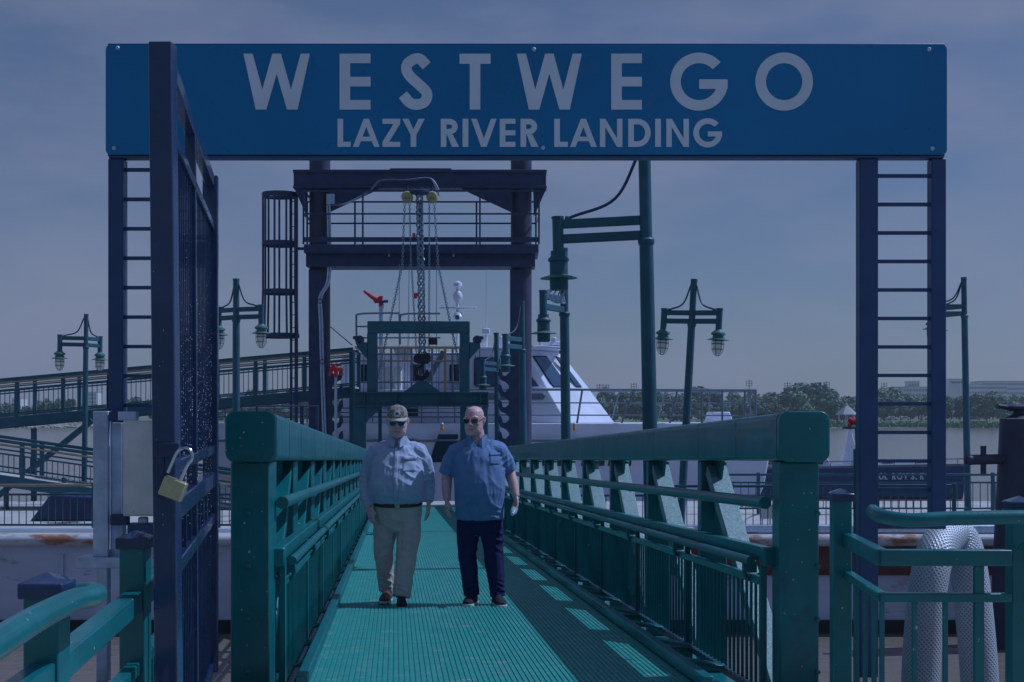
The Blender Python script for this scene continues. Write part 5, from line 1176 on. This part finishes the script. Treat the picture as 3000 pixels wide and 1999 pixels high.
def build_person_one():
    D = 12.62; o0 = G(D, 0, 0); ox = P(1165, 0, D).x; g0 = Vector((ox, D, o0.z+.002))
    r = root('person', g0, 'man in camouflage cap, pale blue long sleeved shirt and khaki trousers walking on the gangway', 'person')
    T = lambda p: g0+Vector(p)
    b = MB()
    b.rings([(0, 0, .66, .14, .10), (0, 0, .80, .19, .13), (0, 0, .95, .195, .14), (0, -.01, 1.12, .19, .14), (0, 0, 1.30, .185, .11), (0, .01, 1.42, .15, .085), (0, .01, 1.50, .075, .07)])
    b.tube([(0, .025, 1.44), (0, .005, 1.52), (0, -.03, 1.62)], [.078, .072, .066], 14)
    Hm = Matrix.Translation((0.003, -.060, 1.672))@Matrix.Rotation(R(3), 4, 'Z')@Matrix.Rotation(R(8), 4, 'X')@Matrix.Diagonal((1.16, 1.08, 1.07, 1))
    b.join(head_mb(Hm, jowl=.006))
    aL = [(-.190, .01, 1.39), (-.272, .03, 1.24), (-.315, .03, 1.15), (-.285, -.05, 1.0), (-.262, -.10, .885)]
    aR = [(.190, .01, 1.39), (.262, .035, 1.25), (.295, .05, 1.18), (.30, .03, 1.05), (.287, 0, .93)]
    for a in (aL, aR): b.tube([(a[0][0]*.5, .01, 1.40)]+a, [.055, .050, .044, .044, .038, .030], 12)
    hand_mb(b, aL[-1], (.30, -.14, -.9), (.75, .55, .1), 1, .30); hand_mb(b, aR[-1], (-.05, -.10, -1), (-1, .15, 0), 1, .50)
    lL = [(-.105, 0, .80), (-.115, -.02, .46), (-.100, .10, .10)]; lR = [(.105, 0, .80), (.085, -.07, .46), (.045, -.17, .08)]
    for l in (lL, lR): b.tube(l, [.085, .06, .04], 12)
    b.tube([lL[-1], (-.10, .06, .05), (-.10, .0, .045)], [.035, .034, .025], 10); b.tube([lR[-1], (.045, -.22, .05), (.045, -.28, .045)], [.035, .034, .025], 10)
    b.v = [T(p) for p in b.v]
    def mf(c, n):
        q = Hm.inverted()@(c)
        return 1 if (abs(q.x) < .022 and q.y < -.070 and -.0712 < q.z < -.0655) else 0
    remeshed(b, 'body', [M['skin'], M['lips']], r, g0, .0042, 2, None, mf)
    # trousers
    t = MB(); t.rings([(0, -.0, .68, .16, .12), (0, .0, .75, .210, .156), (0, -.005, .83, .222, .168), (0, -.01, .90, .224, .170), (0, -.012, .945, .222, .170)], 26)
    t.tube([(-.102, .01, .82), (-.120, .01, .64), (-.132, .01, .46), (-.122, .07, .27), (-.108, .11, .105)], [.114, .108, .088, .078, .074], 18)
    t.tube([(.100, 0, .82), (.105, -.04, .64), (.088, -.09, .46), (.065, -.13, .25), (.046, -.17, .075)], [.116, .112, .096, .088, .084], 18)
    t.v = [T(p) for p in t.v]
    remeshed(t, 'trousers', [M['khaki']], r, g0, .0085, 3, folds(.004, 3, [((.08, -.15, .60), .22, (.6, 0, .8), 75, .007), ((.07, -.14, .42), .20, (-.5, 0, .85), 80, .008), ((.04, -.2, .14), .14, (.2, 0, 1), 110, .007), ((-.1, -.1, .55), .20, (-.5, 0, .85), 70, .005), ((-.1, 0, .2), .15, (.2, 0, 1), 90, .007), ((0, -.15, .70), .18, (.0, 0, 1), 60, .006)], .018))
    # shirt
    s = MB(); s.rings([(0, -.012, .915, .222, .172), (0, -.025, .955, .240, .192), (0, -.040, 1.02, .252, .212), (0, -.047, 1.10, .256, .218), (0, -.035, 1.20, .250, .202), (0, -.015, 1.31, .243, .172), (0, .0, 1.39, .215, .142), (0, .008, 1.445, .168, .118), (0, .010, 1.495, .118, .098), (0, .0, 1.535, .088, .086)], 28)
    s.tube([(-.10, .01, 1.435), (-.195, .01, 1.400), (-.252, .02, 1.31), (-.286, .035, 1.20), (-.298, .01, 1.10), (-.280, -.05, .98), (-.262, -.095, .895)], [.075, .084, .075, .069, .066, .058, .047], 18)
    s.tube([(.10, .01, 1.435), (.195, .01, 1.400), (.240, .02, 1.32), (.272, .045, 1.21), (.284, .045, 1.12), (.288, .025, 1.02), (.282, .0, .935)], [.075, .084, .075, .068, .063, .056, .047], 18)
    for q_ in s.v:
        if q_.z > 1.44 and q_.y < -.015: q_.z -= (q_.z-1.44)*.75*min(1, -q_.y/.07)
    s.v = [T(p) for p in s.v]
    sh = remeshed(s, 'shirt', [M['shirt1']], r, g0, .0085, 3, folds(.0035, 9, [((-.30, -.02, 1.12), .17, (.3, 0, .95), 85, .008), ((.29, 0, 1.12), .17, (-.3, 0, .95), 85, .008), ((.12, -.2, 1.20), .20, (.55, 0, .8), 60, .006), ((0, -.2, .98), .18, (.1, 0, 1), 75, .006), ((-.18, -.1, 1.32), .14, (.7, 0, -.7), 80, .006), ((.2, -.1, 1.32), .16, (-.7, 0, -.7), 80, .007), ((.27, -.02, .97), .10, (0, 0, 1), 110, .005), ((-.27, -.08, .93), .10, (0, 0, 1), 110, .006), ((0, -.2, 1.35), .2, (.3, 0, .9), 60, .006)], .014))
    bv = bvh_of(sh); X = lambda x: g0.x+x; ZZ = lambda z: g0.z+z
    patch_on(bv, lambda u, v: (X(-.020+.040*u), ZZ(.955+.50*v)), 3, 24, D, 'placket', M['shirt1'], sh, .002)
    patch_on(bv, lambda u, v: (X(.065+.115*u), ZZ(1.225+.125*v)), 6, 6, D, 'pocket', M['shirt1'], sh, .004); patch_on(bv, lambda u, v: (X(.062+.121*u), ZZ(1.325+.04*v)), 6, 2, D, 'pocket_flap', M['shirt1'], sh, .008)
    for k in range(6):
        p = on_cloth(bv, X(0), ZZ(1.0+.085*k), D, .006)
        if p: MB().lathe(p, [(.006, 0), (.006, .003), (0, .004)], 8, (0, -1, 0)).build('button', M['sole'], sh)
    for sgn in (-1, 1):   # collar wings
        c = MB(); c.add([T(p) for p in ((sgn*.012, -.098, 1.505), (sgn*.030, -.128, 1.440), (sgn*.085, -.098, 1.470), (sgn*.092, -.02, 1.545), (sgn*.070, -.055, 1.560), (sgn*.040, -.085, 1.550))], [(0, 1, 2, 3, 4, 5)])
        o = c.build('collar', M['shirt1'], sh, smooth=False); o.modifiers.new('s', 'SOLIDIFY').thickness = .006
    # belt
    pts = [T((.226*math.cos(a), -.013+.176*math.sin(a), .925-.016*(-math.sin(a)))) for a in [2*math.pi*k/40 for k in range(40)]]
    MB().tube(pts, [(.017, .006)]*40, 8, closed=True, flat=(0, 0, 1)).build('belt', M['belt'], r); MB().box(T((.012, -.193, .909)), (.045, .008, .034)).build('buckle', M['steel'], r, bevel=.004)
    shoe(r, T((-.103, .05, .012)), (-.1, -1), M['shoe2'], lift=0); shoe(r, T((.050, -.20, -.007)), (.12, -1), M['shoe'])
    # cap
    cp = MB(); cp.rings([(0, .012, .040, .0815, .102), (0, .012, .062, .082, .103), (0, .014, .090, .079, .098), (0, .015, .116, .068, .084), (0, .015, .136, .048, .060), (0, .015, .147, .023, .029), (0, .015, .149, .006, .006)], 26); cp.ball((0, .015, .150), .007, 8, 5)
    cp.xf(Hm); cp.v = [T(p) for p in cp.v]; co = cp.build('cap', M['camo'], r, ang=60)
    bl = MB(); V = []; F = []
    for i in range(13):
        a = R(200+140*i/12); ca, sa = math.cos(a), math.sin(a); V += [(.081*ca, .012+.102*sa, .047), (.086*ca*1.0, .012+.104*sa*1.0-.060*max(0, -sa)**.8, .040-.006*(-sa)+.012*abs(ca)*-1)]
    for i in range(12): F.append((2*i, 2*i+1, 2*i+3, 2*i+2))
    bl.add(V, F); bl.xf(Hm); bl.v = [T(p) for p in bl.v]; bo = bl.build('cap_bill', M['capbill'], co); q = bo.modifiers.new('s', 'SOLIDIFY'); q.thickness = .006
    pp = MB(); pp.lathe((0, -.090, .085), [(.030, 0), (.030, .006), (.026, .008), (0, .008)], 6, (0, -1, .18)); pp.xf(Hm); pp.v = [T(p) for p in pp.v]; pa = pp.build('cap_patch', M['patch'], co); pp = MB(); pp.lathe((0, -.0985, .087), [(.013, 0), (.013, .003), (0, .003)], 12, (0, -1, .18)); pp.xf(Hm); pp.v = [T(p) for p in pp.v]; pp.build('patch_badge', M['lensb'], pa)
    sunglasses(r, Hm, T, M['lensb'], M['lens'])
    for sgn in (-1, 1):
        hh = MB().tube([(sgn*.0735, .0, .034), (sgn*.076, .02, .0), (sgn*.068, .055, -.03), (sgn*.04, .085, -.04)], [(.020, .006)]*4, 8); hh.xf(Hm); hh.v = [T(p) for p in hh.v]; hh.build('hair', M['hair'], r)
    return r
def sunglasses(r, Hm, T, lens, frame):
    g = MB()
    g.tube([(-.078, .012, .020), (-.072, -.070, .022), (-.056, -.093, .024), (-.010, -.108, .022), (.010, -.108, .022), (.056, -.093, .024), (.072, -.070, .022), (.078, .012, .020)], [.0035]*8, 6)
    g.xf(Hm); g.v = [T(p) for p in g.v]; go = g.build('sunglasses', frame, r)
    for s_ in (-1, 1):
        l = MB(); pts = [(s_*.007, -.1085, .020), (s_*.030, -.1055, .024), (s_*.056, -.0945, .022), (s_*.062, -.089, .008), (s_*.054, -.094, -.012), (s_*.034, -.1035, -.017), (s_*.014, -.108, -.008)]
        l.prism(pts, (0, .003, 0)); l.xf(Hm); l.v = [T(p) for p in l.v]; l.build('lens', lens, go)

def build_person_two():
    D = 12.60; o0 = G(D, 0, 0); g0 = Vector((P(1420, 0, D).x, D, o0.z+.002))
    r = root('person', g0, 'bald man in sunglasses, blue polo shirt and navy trousers walking with a bottle', 'person')
    T = lambda p: g0+Vector(p); cx = -.045
    b = MB()
    b.rings([(cx, 0, .63, .14, .10), (cx, 0, .78, .185, .13), (cx, 0, .95, .19, .14), (cx, -.01, 1.12, .185, .14), (cx-.01, 0, 1.30, .185, .11), (cx-.02, .01, 1.42, .15, .085), (cx-.025, .01, 1.50, .078, .072)])
    b.tube([(-.068, .02, 1.44), (-.075, .0, 1.53), (-.088, -.015, 1.62)], [.088, .080, .072], 14)
    Hm = Matrix.Translation((-.096, -.035, 1.682))@Matrix.Rotation(R(-17), 4, 'Z')@Matrix.Rotation(R(2), 4, 'X')@Matrix.Diagonal((1.14, 1.08, 1.06, 1))
    b.join(head_mb(Hm, jowl=.005))
    aL = [(-.250, .01, 1.385), (-.335, .03, 1.25), (-.350, .04, 1.17), (-.352, .0, 1.05), (-.345, -.045, .955)]
    aR = [(.118, .01, 1.40), (.205, .03, 1.28), (.232, .045, 1.20), (.268, .0, 1.09), (.290, -.055, .985)]
    for a, s_ in ((aL, -1), (aR, 1)): b.tube([(a[0][0]*.5-.035, .01, 1.40)]+a, [.055, .050, .052, .052, .046, .033], 14)
    hand_mb(b, aL[-1], (.02, -.16, -1), (.9, .35, 0), 1, .55); hand_mb(b, aR[-1], (.05, -.35, -.9), (-.85, -.2, .1), 1, .85)
    lL = [(-.15, 0, .78), (-.155, -.03, .45), (-.118, -.02, .09)]; lR = [(.065, 0, .78), (.078, -.03, .45), (.120, -.06, .09)]
    for l in (lL, lR): b.tube(l, [.085, .06, .04], 12); b.tube([l[-1], (l[-1][0], l[-1][1]-.05, .05), (l[-1][0], l[-1][1]-.11, .045)], [.035, .034, .025], 10)
    b.v = [T(p) for p in b.v]
    def mf(c, n):
        q = Hm.inverted()@(c); return 1 if (abs(q.x) < .022 and q.y < -.070 and -.0712 < q.z < -.0655) else 0
    remeshed(b, 'body', [M['skin'], M['lips']], r, g0, .0042, 2, None, mf)
    t = MB(); t.rings([(cx, 0, .63, .16, .12), (cx, 0, .72, .205, .15), (cx, 0, .82, .212, .160), (cx, 0, .90, .205, .155)], 26)
    t.tube([(-.145, 0, .80), (-.156, -.02, .62), (-.158, -.04, .45), (-.138, -.03, .26), (-.118, -.02, .075)], [.110, .102, .085, .077, .073], 18)
    t.tube([(.058, 0, .80), (.072, -.02, .62), (.084, -.03, .45), (.103, -.05, .26), (.120, -.06, .075)], [.113, .107, .092, .079, .070], 18)
    t.v = [T(p) for p in t.v]
    remeshed(t, 'trousers', [M['navypants']], r, g0, .0085, 3, folds(.004, 17, [((.10, -.1, .60), .22, (.4, 0, .9), 75, .007), ((.12, -.1, .15), .15, (.3, 0, 1), 100, .007), ((-.12, -.1, .14), .15, (-.3, 0, 1), 100, .007), ((-.1, -.1, .5), .2, (-.4, 0, .9), 70, .007)], .018))
    s = MB(); s.rings([(cx, -.005, .775, .222, .180), (cx, -.012, .84, .224, .186), (cx, -.025, .93, .228, .200), (cx, -.035, 1.02, .232, .210), (cx, -.035, 1.12, .236, .206), (cx-.005, -.022, 1.23, .240, .188), (cx-.01, -.008, 1.33, .240, .165), (cx-.018, .002, 1.40, .216, .140), (cx-.022, .008, 1.45, .172, .118), (cx-.026, .008, 1.50, .122, .100), (cx-.028, .0, 1.535, .090, .088)], 28)
    s.tube([(-.16, .01, 1.44), (-.255, .01, 1.395), (-.315, .02, 1.29), (-.345, .03, 1.19)], [.078, .090, .088, .083], 18)
    s.tube([(.03, .01, 1.45), (.122, .01, 1.41), (.182, .02, 1.31), (.220, .035, 1.215)], [.078, .090, .088, .082], 18)
    for q_ in s.v:
        if q_.z > 1.44 and q_.y < -.015: q_.z -= (q_.z-1.44)*.75*min(1, -q_.y/.07)
    s.v = [T(p) for p in s.v]
    sh = remeshed(s, 'polo_shirt', [M['shirt2']], r, g0, .0085, 3, folds(.003, 23, [((-.31, -.05, 1.28), .13, (.5, 0, .85), 80, .006), ((.18, -.05, 1.30), .14, (-.5, 0, .85), 80, .006), ((.06, -.2, 1.0), .26, (.85, 0, .5), 55, .006), ((-.15, -.2, .95), .22, (-.8, 0, .6), 55, .005), ((.15, -.18, .82), .14, (.3, 0, 1), 80, .008)], .015))
    bv = bvh_of(sh); X = lambda px: P(px, 0, D).x; ZZ = lambda py: g0.z+(1769-py)/317.
    patch_on(bv, lambda u, v: (X(1386+9*u), ZZ(1325-42*v)), 3, 8, D, 'placket', M['shirt2'], sh, .003)
    patch_on(bv, lambda u, v: (X(1436+29*u), ZZ(1361-34*v)), 6, 7, D, 'pocket', M['shirt2'], sh, .004); patch_on(bv, lambda u, v: (X(1435+31*u), ZZ(1336-9*v)), 6, 2, D, 'pocket_flap', M['shirt2'], sh, .008)
    lg = line_on(bv, [(X(1369+9.5*math.cos(a*.3927)), ZZ(1322-9.5*math.sin(a*.3927))) for a in range(16)], .0022, D, 'emblem', M['logo'], sh, True)
    if lg:
        line_on(bv, [(X(1369+6*math.cos(a*.5236)), ZZ(1322-6*math.sin(a*.5236))) for a in range(12)], .0016, D, 'emblem_ring', M['logo'], lg, True)
        line_on(bv, [(X(1363), ZZ(1324)), (X(1367), ZZ(1319)), (X(1370), ZZ(1324)), (X(1375), ZZ(1320))], .002, D, 'emblem_wave', M['logo'], lg); line_on(bv, [(X(1364), ZZ(1327)), (X(1369), ZZ(1325)), (X(1374), ZZ(1327))], .002, D, 'emblem_wave', M['logo'], lg)
    for y in (1308, 1312): line_on(bv, [(X(1441+2.4*k), ZZ(y+(k % 2)*1.2)) for k in range(10)], .0020, D, 'stitched_text', M['logo'], sh)
    for y in (1292, 1306):
        p = on_cloth(bv, X(1393), ZZ(y), D, .006)
        if p: MB().lathe(p, [(.006, 0), (.006, .003), (0, .004)], 8, (0, -1, 0)).build('button', M['logo'], sh)
    for sgn in (-1, 1):
        c = MB(); q0 = cx-.028; c.add([T((q0+x, y, z)) for x, y, z in ((sgn*.020, -.100, 1.478), (sgn*.055, -.122, 1.425), (sgn*.105, -.085, 1.465), (sgn*.098, -.01, 1.555), (sgn*.075, -.050, 1.565), (sgn*.048, -.085, 1.535))], [(0, 1, 2, 3, 4, 5)])
        o = c.build('collar', M['shirt2'], sh, smooth=False); o.modifiers.new('s', 'SOLIDIFY').thickness = .006
    shoe(r, T((-.118, -.03, -.002)), (-.22, -1), M['shoe'], wd=.053); shoe(r, T((.120, -.08, -.003)), (.22, -1), M['shoe'], wd=.053)
    sunglasses(r, Hm, T, M['lens'], M['steel'])
    q = T((.268, -.155, .862)); ax = Vector((-.12, -1, -.25)).normalized(); c0 = q-ax*.09
    bt = root('water_bottle', c0, 'clear plastic water bottle held in the bald man\'s hand', 'bottle')
    MB().lathe(c0, [(.028, 0), (.032, .008), (.032, .05), (.029, .06), (.032, .07), (.032, .12), (.026, .145), (.013, .165), (.013, .178)], 18, ax).build('bottle_body', M['bottle'], bt); MB().lathe(c0+ax*.176, [(.015, 0), (.015, .014), (0, .015)], 14, ax).build('bottle_cap', M['white'], bt)
    return r
build_person_one(); build_person_two()

# ------------------------------------------------------------------ the hazy summer air over the river
hz = MB(); hz.box((0, 1150, 25), (6000, 4400, 58)); ho_ = hz.build('haze', [], smooth=False); tag(ho_, 'thin pale summer haze over the river', 'haze', kind='stuff')
hm = bpy.data.materials.new('haze'); hm.use_nodes = True; hn = hm.node_tree; hn.nodes.clear(); hout = hn.nodes.new('ShaderNodeOutputMaterial'); hv = hn.nodes.new('ShaderNodeVolumePrincipled')
hv.inputs['Color'].default_value = (.86, .92, 1.0, 1); hv.inputs['Density'].default_value = .00025; hv.inputs['Anisotropy'].default_value = .3; hn.links.new(hv.outputs[0], hout.inputs['Volume'])
ho_.data.materials.append(hm)
